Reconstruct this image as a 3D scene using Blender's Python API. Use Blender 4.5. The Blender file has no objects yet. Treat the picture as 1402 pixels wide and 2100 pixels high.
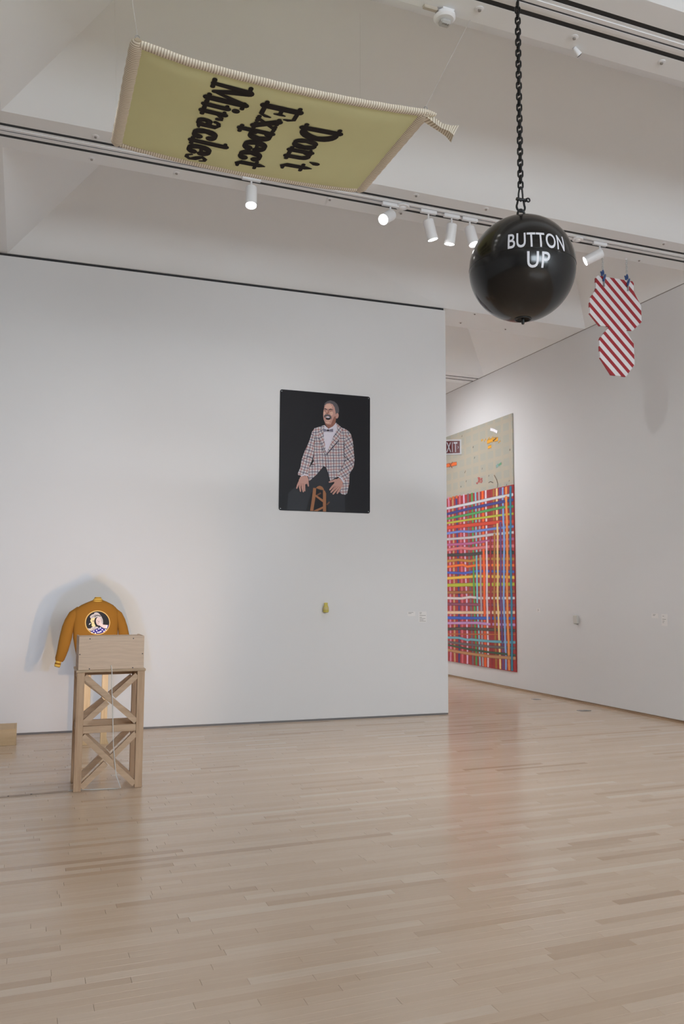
import bpy, bmesh, math, random
from mathutils import Vector, Matrix
from mathutils.geometry import tessellate_polygon

random.seed(7)
S = bpy.context.scene
COL = S.collection

# ------------------------------------------------------------------ camera
FPX, YAW, PITCH, ROLL = 1695.0, math.radians(20.98), math.radians(5.5), math.radians(0.243)
CAM = Vector((0, 0, 1.5))
_fw = Vector((math.sin(YAW) * math.cos(PITCH), math.cos(YAW) * math.cos(PITCH), math.sin(PITCH)))
_rt = Vector((math.cos(YAW), -math.sin(YAW), 0))
_up = _rt.cross(_fw)
RT = _rt * math.cos(ROLL) + _up * math.sin(ROLL)
UP = -_rt * math.sin(ROLL) + _up * math.cos(ROLL)
cd = bpy.data.cameras.new('camera')
cam = bpy.data.objects.new('camera', cd)
COL.objects.link(cam)
cd.sensor_fit = 'VERTICAL'
cd.sensor_height = 36.0
cd.lens = FPX / 2100.0 * 36.0
cam.matrix_world = Matrix(((RT.x, UP.x, -_fw.x, CAM.x), (RT.y, UP.y, -_fw.y, CAM.y), (RT.z, UP.z, -_fw.z, CAM.z), (0, 0, 0, 1)))
S.camera = cam

# ------------------------------------------------------------------ world, exposure
S.view_settings.view_transform = 'Standard'
S.view_settings.look = 'None'
S.view_settings.gamma = 1.0
S.view_settings.use_curve_mapping = False
S.view_settings.exposure = -0.20
W = bpy.data.worlds.new('world')
S.world = W
W.use_nodes = True
bg = W.node_tree.nodes['Background']
bg.inputs[0].default_value = (0.80, 0.91, 1.0, 1)
bg.inputs[1].default_value = 18.0
S.cycles.transparent_max_bounces = 24
S.cycles.max_bounces = 10
S.cycles.diffuse_bounces = 6
S.cycles.sample_clamp_indirect = 6.0

SPOT_W = 90.0          # watts of one added wall-washing track light


def ray(px, py):
    return RT * (px - 701.0) - UP * (py - 1050.0) + _fw * FPX


def at(px, py, p0, n):
    """point of the plane (p0, n) seen at a pixel of the 1402x2100 photograph"""
    d = ray(px, py)
    n = Vector(n)
    return CAM + d * ((Vector(p0) - CAM).dot(n) / d.dot(n))


# ------------------------------------------------------------------ materials
def lin(c):
    def f(v):
        v /= 255.0
        return v / 12.92 if v <= 0.04045 else ((v + 0.055) / 1.055) ** 2.4
    return (f(c[0]), f(c[1]), f(c[2]), 1.0)


class NT:
    def __init__(s, mat):
        s.t = mat.node_tree
        s.n = s.t.nodes
        s.l = s.t.links

    def node(s, typ, **kw):
        n = s.n.new(typ)
        for k, v in kw.items():
            setattr(n, k, v)
        return n

    def put(s, sock, v):
        if isinstance(v, bpy.types.NodeSocket):
            s.l.new(v, sock)
        else:
            sock.default_value = v

    def math(s, op, a, b=0.0, c=0.0):
        n = s.node('ShaderNodeMath', operation=op)
        s.put(n.inputs[0], a)
        s.put(n.inputs[1], b)
        if len(n.inputs) > 2:
            s.put(n.inputs[2], c)
        return n.outputs[0]

    def mix(s, fac, a, b):
        n = s.node('ShaderNodeMix', data_type='RGBA')
        s.put(n.inputs[0], fac)
        s.put(n.inputs[6], a)
        s.put(n.inputs[7], b)
        return n.outputs[2]

    def noise(s, scale, detail=3.0, vec=None, rough=0.55):
        n = s.node('ShaderNodeTexNoise')
        n.inputs['Scale'].default_value = scale
        n.inputs['Detail'].default_value = detail
        n.inputs['Roughness'].default_value = rough
        if vec is not None:
            s.l.new(vec, n.inputs['Vector'])
        return n.outputs[0]

    def obj(s):
        return s.node('ShaderNodeTexCoord').outputs['Object']

    def scaled(s, vec, sc):
        m = s.node('ShaderNodeMapping')
        m.inputs['Scale'].default_value = sc
        s.l.new(vec, m.inputs['Vector'])
        return m.outputs[0]

    def band(s, v, period, width, offset=0.0):
        q = s.math('DIVIDE', s.math('ADD', v, offset), period)
        return s.math('LESS_THAN', s.math('FRACT', q), width)


def base(name, color, rough=0.6, metal=0.0, spec=0.5, vary=0.0, vscale=8.0, bump=0.0, bscale=60.0):
    m = bpy.data.materials.new(name)
    m.use_nodes = True
    k = NT(m)
    b = k.n['Principled BSDF']
    c = lin(color)
    b.inputs['Base Color'].default_value = c
    b.inputs['Roughness'].default_value = rough
    b.inputs['Metallic'].default_value = metal
    b.inputs['Specular IOR Level'].default_value = spec
    if vary > 0:
        lo = tuple(x * (1 - vary) for x in c[:3]) + (1,)
        hi = tuple(min(1, x * (1 + vary)) for x in c[:3]) + (1,)
        k.l.new(k.mix(k.noise(vscale, 3, k.obj()), lo, hi), b.inputs['Base Color'])
    if bump > 0:
        bn = k.node('ShaderNodeBump')
        bn.inputs['Strength'].default_value = bump
        bn.inputs['Distance'].default_value = 0.003
        k.l.new(k.noise(bscale, 3, k.obj()), bn.inputs['Height'])
        k.l.new(bn.outputs[0], b.inputs['Normal'])
    return m, k, b


def mat(*a, **kw):
    return base(*a, **kw)[0]


def wood(name, color, dark, axis='x', rough=0.5, grain=1.0):
    m, k, b = base(name, color, rough)
    sc = {'x': (1.2, 22, 22), 'y': (22, 1.2, 22), 'z': (22, 22, 1.2)}[axis]
    v = k.scaled(k.obj(), sc)
    n1 = k.noise(1.6, 5, v, 0.6)
    n2 = k.noise(6.0, 4, v, 0.7)
    w = k.math('ADD', k.math('MULTIPLY', n1, 0.7), k.math('MULTIPLY', n2, 0.3))
    r = k.node('ShaderNodeMapRange')
    r.inputs[1].default_value = 0.36
    r.inputs[2].default_value = 0.66
    k.l.new(w, r.inputs[0])
    k.l.new(k.mix(k.math('MULTIPLY', r.outputs[0], grain), lin(color), lin(dark)), b.inputs['Base Color'])
    return m


WHITE = mat('gallery_wall_paint', (225, 224, 224), 0.75, spec=0.25, vary=0.012, vscale=1.5, bump=0.05, bscale=90)
CEIL = mat('ceiling_paint', (239, 240, 241), 0.8, spec=0.2, vary=0.015, vscale=1.2)
BLACK = mat('black_slot', (14, 14, 15), 0.6, vary=0.1)
GAP = mat('shadow_gap_metal', (38, 38, 40), 0.6, vary=0.1)
GREYGAP = mat('grey_reveal', (150, 143, 136), 0.6, vary=0.05)
WHITEMET = mat('white_powder_coat', (236, 235, 236), 0.4, vary=0.01)
TRACKGREY = mat('track_groove_grey', (62, 64, 70), 0.5, vary=0.05)
STEEL = mat('zinc_steel', (170, 172, 175), 0.35, metal=0.8, vary=0.04, vscale=40)
BLACKMET = mat('black_painted_steel', (22, 22, 23), 0.4, spec=0.5, vary=0.1, vscale=40)
PAPER = mat('label_card', (234, 231, 229), 0.7, vary=0.01)
INK = mat('label_ink', (158, 154, 152), 0.7, vary=0.05)
WIRE = mat('thin_wire', (205, 205, 203), 0.4, metal=0.3, vary=0.03)
CORDWHITE = mat('white_cable', (222, 220, 216), 0.5, vary=0.02)
GREYPLATE = mat('grey_floor_plate', (128, 124, 122), 0.4, metal=0.3, vary=0.05)
TAPE = mat('floor_tape', (178, 158, 142), 0.55, vary=0.05)


def emit(name, color, strength):
    m = bpy.data.materials.new(name)
    m.use_nodes = True
    b = m.node_tree.nodes['Principled BSDF']
    b.inputs['Base Color'].default_value = color
    b.inputs['Emission Color'].default_value = color
    b.inputs['Emission Strength'].default_value = strength
    return m


LENS = emit('lit_lens', (1, 0.98, 0.96, 1), 30.0)
LEDW = emit('lit_led_warm', (1, 0.72, 0.42, 1), 6.0)
LEDB = emit('lit_led_cool', (0.5, 0.68, 1, 1), 6.0)


# ------------------------------------------------------------------ mesh helpers
class MB:
    def __init__(s):
        s.v, s.f, s.uv, s.at = [], [], {}, {}

    def add(s, vs, fs):
        o = len(s.v)
        s.v += [Vector(q) for q in vs]
        s.f += [tuple(o + i for i in f) for f in fs]
        return o

    def box(s, x0, x1, y0, y1, z0, z1, M=None):
        vs = [Vector((x, y, z)) for z in (z0, z1) for y in (y0, y1) for x in (x0, x1)]
        if M is not None:
            vs = [M @ q for q in vs]
        s.add(vs, [(0, 2, 3, 1), (4, 5, 7, 6), (0, 1, 5, 4), (2, 6, 7, 3), (0, 4, 6, 2), (1, 3, 7, 5)])
        return s

    def bbox(s, x0, x1, y0, y1, z0, z1, b=0.003, M=None):
        """box with chamfered edges"""
        bm = bmesh.new()
        bmesh.ops.create_cube(bm, size=1.0)
        for q in bm.verts:
            q.co = Vector(((x0 + x1) / 2 + q.co.x * (x1 - x0), (y0 + y1) / 2 + q.co.y * (y1 - y0), (z0 + z1) / 2 + q.co.z * (z1 - z0)))
        bmesh.ops.bevel(bm, geom=list(bm.edges), offset=b, segments=1, affect='EDGES')
        bm.verts.index_update()
        s.add([(M @ q.co) if M is not None else q.co.copy() for q in bm.verts], [tuple(q.index for q in f.verts) for f in bm.faces])
        bm.free()
        return s

    def beam(s, a, b, w, d, side=(0, 1, 0), cap=0.0):
        """rectangular bar from a to b: w across, d along `side`"""
        a, b = Vector(a), Vector(b)
        ax = (b - a).normalized()
        sd = Vector(side)
        sd = (sd - ax * sd.dot(ax)).normalized()
        ot = ax.cross(sd)
        vs = []
        for p in (a - ax * cap, b + ax * cap):
            for i, j in ((-1, -1), (1, -1), (1, 1), (-1, 1)):
                vs.append(p + ot * (i * w / 2) + sd * (j * d / 2))
        s.add(vs, [(0, 3, 2, 1), (4, 5, 6, 7), (0, 1, 5, 4), (1, 2, 6, 5), (2, 3, 7, 6), (3, 0, 4, 7)])
        return s

    def tube(s, pts, r, n=10, caps=True, flat=None, closed=False):
        """round tube along points; r number or list; flat=(normal, factor) squashes it"""
        pts = [Vector(p) for p in pts]
        m = len(pts)
        rs = r if isinstance(r, (list, tuple)) else [r] * m
        o = len(s.v)
        prev = None
        for i, p in enumerate(pts):
            if closed:
                t = pts[(i + 1) % m] - pts[i - 1]
            else:
                t = pts[min(i + 1, m - 1)] - pts[max(i - 1, 0)]
            t.normalize()
            if prev is None:
                g = Vector((0, 0, 1)) if abs(t.z) < 0.9 else Vector((1, 0, 0))
                if flat:
                    g = Vector(flat[0])
                u = (g - t * g.dot(t)).normalized()
            else:
                u = (prev - t * prev.dot(t)).normalized()
            prev = u
            w = t.cross(u)
            fu = flat[1] if flat else 1.0
            for j in range(n):
                a = 2 * math.pi * j / n
                s.v.append(p + (u * (math.sin(a) * fu) + w * math.cos(a)) * rs[i])
        rng = m if closed else m - 1
        for i in range(rng):
            for j in range(n):
                a, b2 = o + i * n + j, o + i * n + (j + 1) % n
                c, d = o + ((i + 1) % m) * n + (j + 1) % n, o + ((i + 1) % m) * n + j
                s.f.append((a, b2, c, d))
        if caps and not closed:
            s.f.append(tuple(o + j for j in reversed(range(n))))
            s.f.append(tuple(o + (m - 1) * n + j for j in range(n)))
        return s

    def lathe(s, prof, M=None, n=24, caps=True):
        """profile [(r, z)...] turned about z, then moved by M"""
        M = M or Matrix()
        o = len(s.v)
        for r, z in prof:
            for j in range(n):
                a = 2 * math.pi * j / n
                s.v.append(M @ Vector((r * math.cos(a), r * math.sin(a), z)))
        for i in range(len(prof) - 1):
            for j in range(n):
                s.f.append((o + i * n + j, o + i * n + (j + 1) % n, o + (i + 1) * n + (j + 1) % n, o + (i + 1) * n + j))
        if caps:
            s.f.append(tuple(o + j for j in reversed(range(n))))
            s.f.append(tuple(o + (len(prof) - 1) * n + j for j in range(n)))
        return s

    def poly(s, pts):
        """flat, possibly concave outline"""
        pts = [Vector(p) for p in pts]
        o = len(s.v)
        s.v += pts
        for t in tessellate_polygon([pts]):
            s.f.append(tuple(o + i for i in t))
        return s

    def slab(s, pts, off):
        """outline swept by the vector off into a solid"""
        pts = [Vector(p) for p in pts]
        off = Vector(off)
        n = len(pts)
        o = len(s.v)
        s.v += pts + [p + off for p in pts]
        for t in tessellate_polygon([pts]):
            s.f.append(tuple(o + i for i in t))
            s.f.append(tuple(o + n + i for i in reversed(t)))
        for i in range(n):
            j = (i + 1) % n
            s.f.append((o + i, o + j, o + n + j, o + n + i))
        return s


def build(name, mb, m, parent=None, smooth=False, loc=None, uv=None, fattr=None, vattr=None):
    me = bpy.data.meshes.new(name)
    off = Vector(loc) if loc is not None else (parent_world(parent) if parent is not None else Vector((0, 0, 0)))
    me.from_pydata([tuple(q - off) for q in mb.v], [], mb.f)
    me.validate()
    bm = bmesh.new()
    bm.from_mesh(me)
    bmesh.ops.recalc_face_normals(bm, faces=bm.faces)
    bm.to_mesh(me)
    bm.free()
    if fattr is not None:
        for k, vals in fattr.items():
            a = me.attributes.new(k, 'FLOAT', 'FACE')
            a.data.foreach_set('value', vals)
    if vattr is not None:
        for k, vals in vattr.items():
            a = me.attributes.new(k, 'FLOAT', 'POINT')
            a.data.foreach_set('value', vals)
    me.materials.append(m)
    if smooth:
        for p in me.polygons:
            p.use_smooth = True
        if smooth is not True:
            me.set_sharp_from_angle(angle=math.radians(smooth))
    o = bpy.data.objects.new(name, me)
    COL.objects.link(o)
    if parent is not None:
        o.parent = parent
    elif loc is not None:
        o.location = loc
    return o


def parent_world(o):
    p = Vector((0, 0, 0))
    while o is not None:
        p += Vector(o.location)
        o = o.parent
    return p


def tag(o, label, cat, group=None):
    o['label'] = label
    o['category'] = cat
    if group:
        o['group'] = group
    return o


def thing(name, loc, label, cat, group=None):
    o = bpy.data.objects.new(name, None)
    o.empty_display_size = 0.1
    COL.objects.link(o)
    o.location = loc
    return tag(o, label, cat, group)


def struct(o, label=None):
    o['kind'] = 'structure'
    if label:
        o['label'] = label
    return o


# ------------------------------------------------------------------ room geometry
ZC = 5.15                       # underside of the ceiling beams
XR = 7.155                      # right wall
XL, YB, YF = -8.0, -6.52, 14.69  # left, rear and far walls
STRIPS = [12.25, 9.53, 6.82, 4.08, 1.36, -1.36, -4.08]
HW = 0.28
PX1 = 4.947                     # free end of the partition


def pw(x):                      # front face of the partition (slightly askew)
    return 9.40 - 0.0378 * x


PN = Vector((-0.0378, -1, 0)).normalized()
PD = Vector((1, -0.0378, 0)).normalized()


def wallpt(px, py, off=0.0):
    return at(px, py, Vector((0, pw(0), 0)) + PN * off, PN)


# ---- floor: slab and maple boards
fm, fk, fb = base('maple_boards', (196, 172, 148), 0.27, spec=0.5)
_a = fk.node('ShaderNodeAttribute', attribute_name='tone').outputs['Fac']
_c = fk.node('ShaderNodeTexCoord').outputs['Object']
_sh = fk.node('ShaderNodeCombineXYZ')
fk.l.new(fk.math('MULTIPLY', _a, 37.0), _sh.inputs[0])
fk.l.new(fk.math('MULTIPLY', _a, 11.0), _sh.inputs[1])
_vadd = fk.node('ShaderNodeVectorMath', operation='ADD')
fk.l.new(_c, _vadd.inputs[0])
fk.l.new(_sh.outputs[0], _vadd.inputs[1])
_g = fk.noise(2.0, 6, fk.scaled(_vadd.outputs[0], (1.6, 30, 1)), 0.65)
_p = fk.noise(5.0, 3, fk.scaled(_vadd.outputs[0], (1, 5, 1)), 0.6)
_ramp = fk.node('ShaderNodeValToRGB')
e = _ramp.color_ramp.elements
e[0].position, e[0].color = 0.0, lin((180, 154, 130))
e[1].position, e[1].color = 1.0, lin((212, 195, 176))
for pos, c in ((0.025, (190, 165, 141)), (0.08, (200, 177, 154)), (0.55, (204, 182, 160)), (0.92, (208, 187, 166))):
    q = e.new(pos)
    q.color = lin(c)
fk.l.new(_a, _ramp.inputs[0])
_gc = fk.mix(fk.math('MULTIPLY', fk.math('SUBTRACT', _g, 0.35), 0.55), _ramp.outputs[0], lin((174, 147, 123)))
_pc = fk.mix(fk.math('MULTIPLY', fk.math('GREATER_THAN', _p, 0.73), 0.3), _gc, lin((150, 122, 98)))
fk.l.new(_pc, fb.inputs['Base Color'])
_rr = fk.math('ADD', fk.math('MULTIPLY', _g, 0.12), 0.15)
fk.l.new(_rr, fb.inputs['Roughness'])

floor = struct(build('floor', MB().box(XL - 0.3, XR + 0.3, YB - 0.3, YF + 0.3, -0.20, -0.014), mat('floor_joint_dark', (120, 94, 74), 0.8, vary=0.1)), 'pale maple strip floor with a satin finish')
BWID, GAPW = 0.057, 0.0005
boards = []
nrow = int((YF - YB) / BWID)
for r in range(nrow):
    y0 = YB + r * BWID
    x = XL - random.random() * 0.9
    while x < XR:
        ln = random.choice((0.32, 0.45, 0.6, 0.75, 0.9, 1.05, 1.25)) * random.uniform(0.85, 1.15)
        x0, x1 = max(x, XL), min(x + ln, XR)
        if x1 - x0 > 0.004:
            boards.append((x0 + GAPW, x1 - GAPW, y0 + GAPW / 2, y0 + BWID - GAPW / 2, random.random(), random.uniform(-0.0003, 0)))
        x += ln


def board_faces(b):
    x0, x1, y0, y1, t, dz = b
    c = 0.0006
    z, zb = dz, -0.0145
    return ([(x0 + c, y0 + c, z), (x1 - c, y0 + c, z), (x1 - c, y1 - c, z), (x0 + c, y1 - c, z),
             (x0, y0, z - c), (x1, y0, z - c), (x1, y1, z - c), (x0, y1, z - c),
             (x0, y0, zb), (x1, y0, zb), (x1, y1, zb), (x0, y1, zb)],
            [(0, 1, 2, 3), (0, 4, 5, 1), (1, 5, 6, 2), (2, 6, 7, 3), (3, 7, 4, 0), (4, 8, 9, 5), (5, 9, 10, 6), (6, 10, 11, 7), (7, 11, 8, 4)])


def seen(b):
    best = None
    for fx in (0.0, 0.5, 1.0):
        q = Vector((b[0] + (b[1] - b[0]) * fx, (b[2] + b[3]) / 2, 0)) - CAM
        d = q.dot(_fw)
        if d > 0.3:
            px, py = 701 + FPX * q.dot(RT) / d, 1050 - FPX * q.dot(UP) / d
            if -5 < px < 1407 and py < 2105:
                best = d if best is None else min(best, d)
    return best


ranked = sorted([(seen(b), i) for i, b in enumerate(boards) if seen(b) is not None])
near = {i for _, i in ranked[:300]}
rest, tones = MB(), []
for i, b in enumerate(boards):
    vs, fs = board_faces(b)
    if i in near:
        one = MB()
        one.add(vs, fs)
        build('floor_board', one, fm, floor, fattr={'tone': [b[4]] * len(fs)})
    else:
        rest.add(vs, fs)
        tones += [b[4]] * len(fs)
ro = bpy.data.meshes.new('floor_boards_beyond')
ro.from_pydata([tuple(q) for q in rest.v], [], rest.f)
ro.attributes.new('tone', 'FLOAT', 'FACE').data.foreach_set('value', tones)
ro.materials.append(fm)
rb = bpy.data.objects.new('floor_boards_beyond', ro)
COL.objects.link(rb)
rb.parent = floor
rb['kind'] = 'stuff'

# ---- walls
struct(build('wall_right', MB().box(XR, XR + 0.2, YB - 0.2, YF + 0.2, 0.035, ZC - 0.010), WHITE), 'long white gallery wall on the right')
struct(build('trim_1', MB().box(XR + 0.006, XR + 0.2, YB, YF, ZC - 0.010, ZC + 1.3), GREYGAP), 'thin grey shadow line on top of the right wall')
skirt = wood('skirting_oak', (176, 148, 118), (140, 112, 86), 'y')
struct(build('baseboard_right', MB().box(XR - 0.004, XR + 0.1, YB, YF, 0.0, 0.016).box(XR + 0.012, XR + 0.1, YB, YF, 0.016, 0.036), skirt), 'thin brown skirting gap under the right wall')
struct(build('wall_left', MB().box(XL - 0.2, XL, YB - 0.2, YF + 0.2, 0, ZC + 1.3), WHITE), 'white wall at far left')
struct(build('wall_far', MB().box(XL, XR, YF, YF + 0.2, 0, ZC + 1.3), WHITE), 'white end wall of the further room')
WX0, WX1, WZ0, WZ1 = 0.0, 6.6, 2.4, 4.5  # unseen rear window, added and sized for the daylight it lets in
mbw = MB().box(XL, WX0, YB - 0.2, YB, 0, ZC + 1.3).box(WX1, XR, YB - 0.2, YB, 0, ZC + 1.3).box(WX0, WX1, YB - 0.2, YB, 0, WZ0).box(WX0, WX1, YB - 0.2, YB, WZ1, ZC + 1.3)
struct(build('wall_rear', mbw, WHITE), 'white wall with an added high window behind the viewpoint')
win = struct(build('window_added', MB().box(WX0, WX1, YB - 0.14, YB - 0.06, WZ0, WZ0 + 0.06).box(WX0, WX1, YB - 0.14, YB - 0.06, WZ1 - 0.06, WZ1), WHITEMET), 'broad high window added in the rear wall for daylight')
glassm = bpy.data.materials.new('window_glass')
glassm.use_nodes = True
gk = NT(glassm)
_tr = gk.node('ShaderNodeBsdfTransparent')
_gl = gk.node('ShaderNodeBsdfGlossy')
_gl.inputs['Roughness'].default_value = 0.02
_ms = gk.node('ShaderNodeMixShader')
_ms.inputs[0].default_value = 0.06
gk.l.new(_tr.outputs[0], _ms.inputs[1])
gk.l.new(_gl.outputs[0], _ms.inputs[2])
gk.l.new(_ms.outputs[0], gk.n['Material Output'].inputs[0])
nw = 4
for i in range(nw + 1):
    x = WX0 + (WX1 - WX0) * i / nw
    build('mullion', MB().box(x - 0.03, x + 0.03, YB - 0.14, YB - 0.06, WZ0 + 0.06, WZ1 - 0.06), WHITEMET, win)
    if i < nw:
        x2 = WX0 + (WX1 - WX0) * (i + 1) / nw
        build('pane', MB().box(x + 0.03, x2 - 0.03, YB - 0.103, YB - 0.097, WZ0 + 0.06, WZ1 - 0.06), glassm, win)
pl = bpy.data.lights.new('window_portal', 'AREA')
pl.shape = 'RECTANGLE'
pl.size, pl.size_y = WX1 - WX0, WZ1 - WZ0
pl.cycles.is_portal = True
po = bpy.data.objects.new('window_portal', pl)
po.location = ((WX0 + WX1) / 2, YB - 0.22, (WZ0 + WZ1) / 2)
po.rotation_euler = (math.radians(90), 0, 0)
COL.objects.link(po)

# partition (the back wall of the view)
TH = 0.42
p_out = [(XL, pw(XL)), (PX1, pw(PX1)), (PX1, pw(PX1) + TH), (XL, pw(XL) + TH)]
struct(build('wall_back', MB().slab([(x, y, 0.02) for x, y in p_out], (0, 0, ZC - 0.032 - 0.02)), WHITE), 'tall white partition wall carrying the portrait')
g_out = [(XL, pw(XL) + 0.02), (PX1 - 0.015, pw(PX1) + 0.02), (PX1 - 0.015, pw(PX1) + TH - 0.02), (XL, pw(XL) + TH - 0.02)]
struct(build('trim_2', MB().slab([(x, y, ZC - 0.032) for x, y in g_out], (0, 0, 0.06)), GAP), 'black shadow gap along the top of the partition')
g2 = [(XL, pw(XL) - 0.003), (PX1 - 0.005, pw(PX1) - 0.003), (PX1 - 0.005, pw(PX1) + 0.3), (XL, pw(XL) + 0.3)]
struct(build('baseboard_back', MB().slab([(x, y, 0.0) for x, y in g2], (0, 0, 0.018)), mat('grey_floor_channel', (120, 116, 115), 0.5, metal=0.3, vary=0.05)), 'thin grey channel under the partition')

# ---- ceiling: hipped coffers between flat beams
SL = 0.78
XA, XB2 = -0.30, -0.86          # cross beam


def edge_near(x):               # near edge of the beam above the partition
    if x <= PX1:
        return pw(x) + 0.004
    return pw(PX1) + 0.004 + (x - PX1) * 0.012


cm = MB()
tops = sorted(STRIPS)
bays = [(YB, tops[0] - HW)] + [(tops[i] + HW, tops[i + 1] - HW) for i in range(len(tops) - 1)] + [(tops[-1] + HW, YF)]
for (y0, y1) in bays:
    askew = abs(y1 - (9.53 - HW)) < 0.01
    for (x0, x1) in ((XL, XB2), (XA, XR)):
        yl = edge_near(x0) if askew else y1
        yr = edge_near(x1) if askew else y1
        a = (y1 - y0) / 2
        ym, zt = (y0 + y1) / 2, ZC + SL * a
        A, B, Cc, D = (x0, y0, ZC), (x1, y0, ZC), (x1, yr, ZC), (x0, yl, ZC)
        E1, E2 = (x0 + a, ym, zt), (x1 - a, ym, zt)
        o = cm.add([A, B, Cc, D, E1, E2], [(0, 4, 5, 1), (1, 5, 2), (0, 3, 4)])
        if askew and x0 == XA:
            i = cm.add([(PX1, edge_near(PX1), ZC)], [])
            cm.f += [(o + 3, i, o + 4), (i, o + 5, o + 4), (i, o + 2, o + 5)]
        else:
            cm.f.append((o + 3, o + 2, o + 5, o + 4))
    o = cm.add([(XB2, y0, ZC), (XA, y0, ZC), (XA, edge_near(XA) if askew else y1, ZC), (XB2, edge_near(XB2) if askew else y1, ZC)], [(0, 1, 2, 3)])
ceiling = struct(build('ceiling', cm, CEIL), 'white hipped ceiling coffers between flat beams')
struct(build('trim_3', MB().box(XL - 0.2, XR + 0.2, YB - 0.2, YF + 0.2, 6.35, 6.5), CEIL), 'roof deck above the coffers')

SC, SWD = 0.086, 0.040          # slot centre offset and width
for n, yc in enumerate(STRIPS):
    m = MB()
    z1 = ZC + 0.10
    if abs(yc - 9.53) < 0.01:   # the beam the partition runs up to has no track
        xs = [XL, PX1, XR]
        m.slab([(x, edge_near(x), ZC) for x in xs] + [(XR, 9.53 + HW + 0.01, ZC), (XL, 9.53 + HW + 0.01, ZC)], (0, 0, 0.1))
        struct(build('trim_%d' % (n + 4), m, CEIL), 'flat white ceiling beam over the partition')
        continue
    m.box(XL, XR, yc - HW, yc - SC - SWD / 2, ZC, z1).box(XL, XR, yc - SC + SWD / 2, yc + SC - SWD / 2, ZC, z1).box(XL, XR, yc + SC + SWD / 2, yc + HW, ZC, z1)
    t = struct(build('trim_%d' % (n + 4), m, CEIL), 'flat white ceiling beam with two black slots')
    for s in (-1, 1):
        build('slot', MB().box(XL, XR, yc + s * SC - SWD / 2, yc + s * SC + SWD / 2, ZC + 0.0015, ZC + 0.11), BLACK, t)

# ------------------------------------------------------------------ lighting tracks and lamps
TRK = {6.82: (-7.5, 7.1), 4.08: (-7.5, 7.1), 1.36: (-7.5, 7.1), 12.25: (-7.5, 7.1), -1.36: (-7.5, 7.1)}
for yc, (x0, x1) in TRK.items():
    lab = {6.82: 'white lighting track carrying the six visible spotlights', 4.08: 'white lighting track at top right above the black ball', 12.25: 'short view of lighting track in the further room',
           1.36: 'white lighting track overhead nearest the viewpoint', -1.36: 'white lighting track overhead behind the viewpoint'}[yc]
    t = thing('lighting_track', (0, yc, ZC), lab, 'track')
    for y0, y1 in ((yc - 0.040, yc - 0.008), (yc + 0.008, yc + 0.040)):
        build('rail', MB().box(x0, x1, y0, y1, ZC - 0.006, ZC), WHITEMET, t)
    build('groove', MB().box(x0, x1, yc - 0.008, yc + 0.008, ZC - 0.003, ZC), TRACKGREY, t)

HL, HR = 0.195, 0.051


def track_light(x, yc, aim, label, group, watts=0.0, size=70, blend=0.8, color=(0.955, 0.97, 1.0), lit=True):
    aim = Vector(aim).normalized()
    t = thing('track_light', (x, yc, ZC), label, 'spotlight', group)
    ad = MB().bbox(x - 0.085, x + 0.085, yc - 0.017, yc + 0.017, ZC - 0.038, ZC - 0.0065, 0.004)
    build('adapter', ad, WHITEMET, t)
    piv = Vector((x, yc, ZC - 0.125))
    build('stem', MB().tube([(x, yc, ZC - 0.04), (x, yc, ZC - 0.085), piv + Vector((0, 0, 0.01))], 0.0085, 8), WHITEMET, t, smooth=40)
    top = piv - aim * 0.025
    q = Vector((0, 0, 1)).rotation_difference(aim).to_matrix().to_4x4()
    M = Matrix.Translation(top) @ q
    build('housing', MB().lathe([(HR * 0.86, 0), (HR, 0.008), (HR, HL), (HR * 0.93, HL), (HR * 0.9, HL - 0.012)], M, 28), WHITEMET, t, smooth=40)
    build('lens', MB().lathe([(HR * 0.9, HL - 0.014), (HR * 0.9, HL - 0.008)], M, 28), LENS if lit else WHITEMET, t)
    build('hinge', MB().tube([piv + Vector((0.012, 0, 0.0)), piv - Vector((0.012, 0, 0.0))], 0.007, 8), BLACKMET, t)
    if watts > 0:
        ld = bpy.data.lights.new('spot_lamp', 'SPOT')
        ld.energy = watts
        ld.color = color
        ld.spot_size = math.radians(size)
        ld.spot_blend = blend
        ld.shadow_soft_size = 0.05
        lo = bpy.data.objects.new('spot_lamp', ld)
        COL.objects.link(lo)
        lo.parent = t
        end = top + aim * (HL + 0.01)
        lo.location = end - Vector(t.location)
        lo.rotation_euler = Vector((0, 0, -1)).rotation_difference(aim).to_euler()
    return t


TL = 'track lights below the middle ceiling beam'
track_light(1.745, 6.82, (-0.07, -0.27, -1), 'white cylinder spotlight below the hanging carpet, alone on the track', TL, 95, 85)
track_light(3.09, 6.82, (-0.72, -0.55, -0.62), 'white cylinder spotlight turned toward the viewer, its round lens fully visible', TL, 60, 60)
track_light(3.49, 6.82, (0.30, 0.03, -1), 'white cylinder spotlight tilted right, second in the row of four', TL, 95, 85)
track_light(3.74, 6.82, (-0.06, 0.18, -1), 'white cylinder spotlight hanging nearly straight, third in the row of four', TL, 95, 85)
track_light(3.94, 6.82, (0.13, -0.27, -1), 'white cylinder spotlight nearest the black ball in the row of four', TL, 95, 85)
track_light(5.487, 6.82, (-0.80, 0.45, -0.45), 'white cylinder spotlight pointing sideways above the striped cutout', TL, 100, 45)

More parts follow.
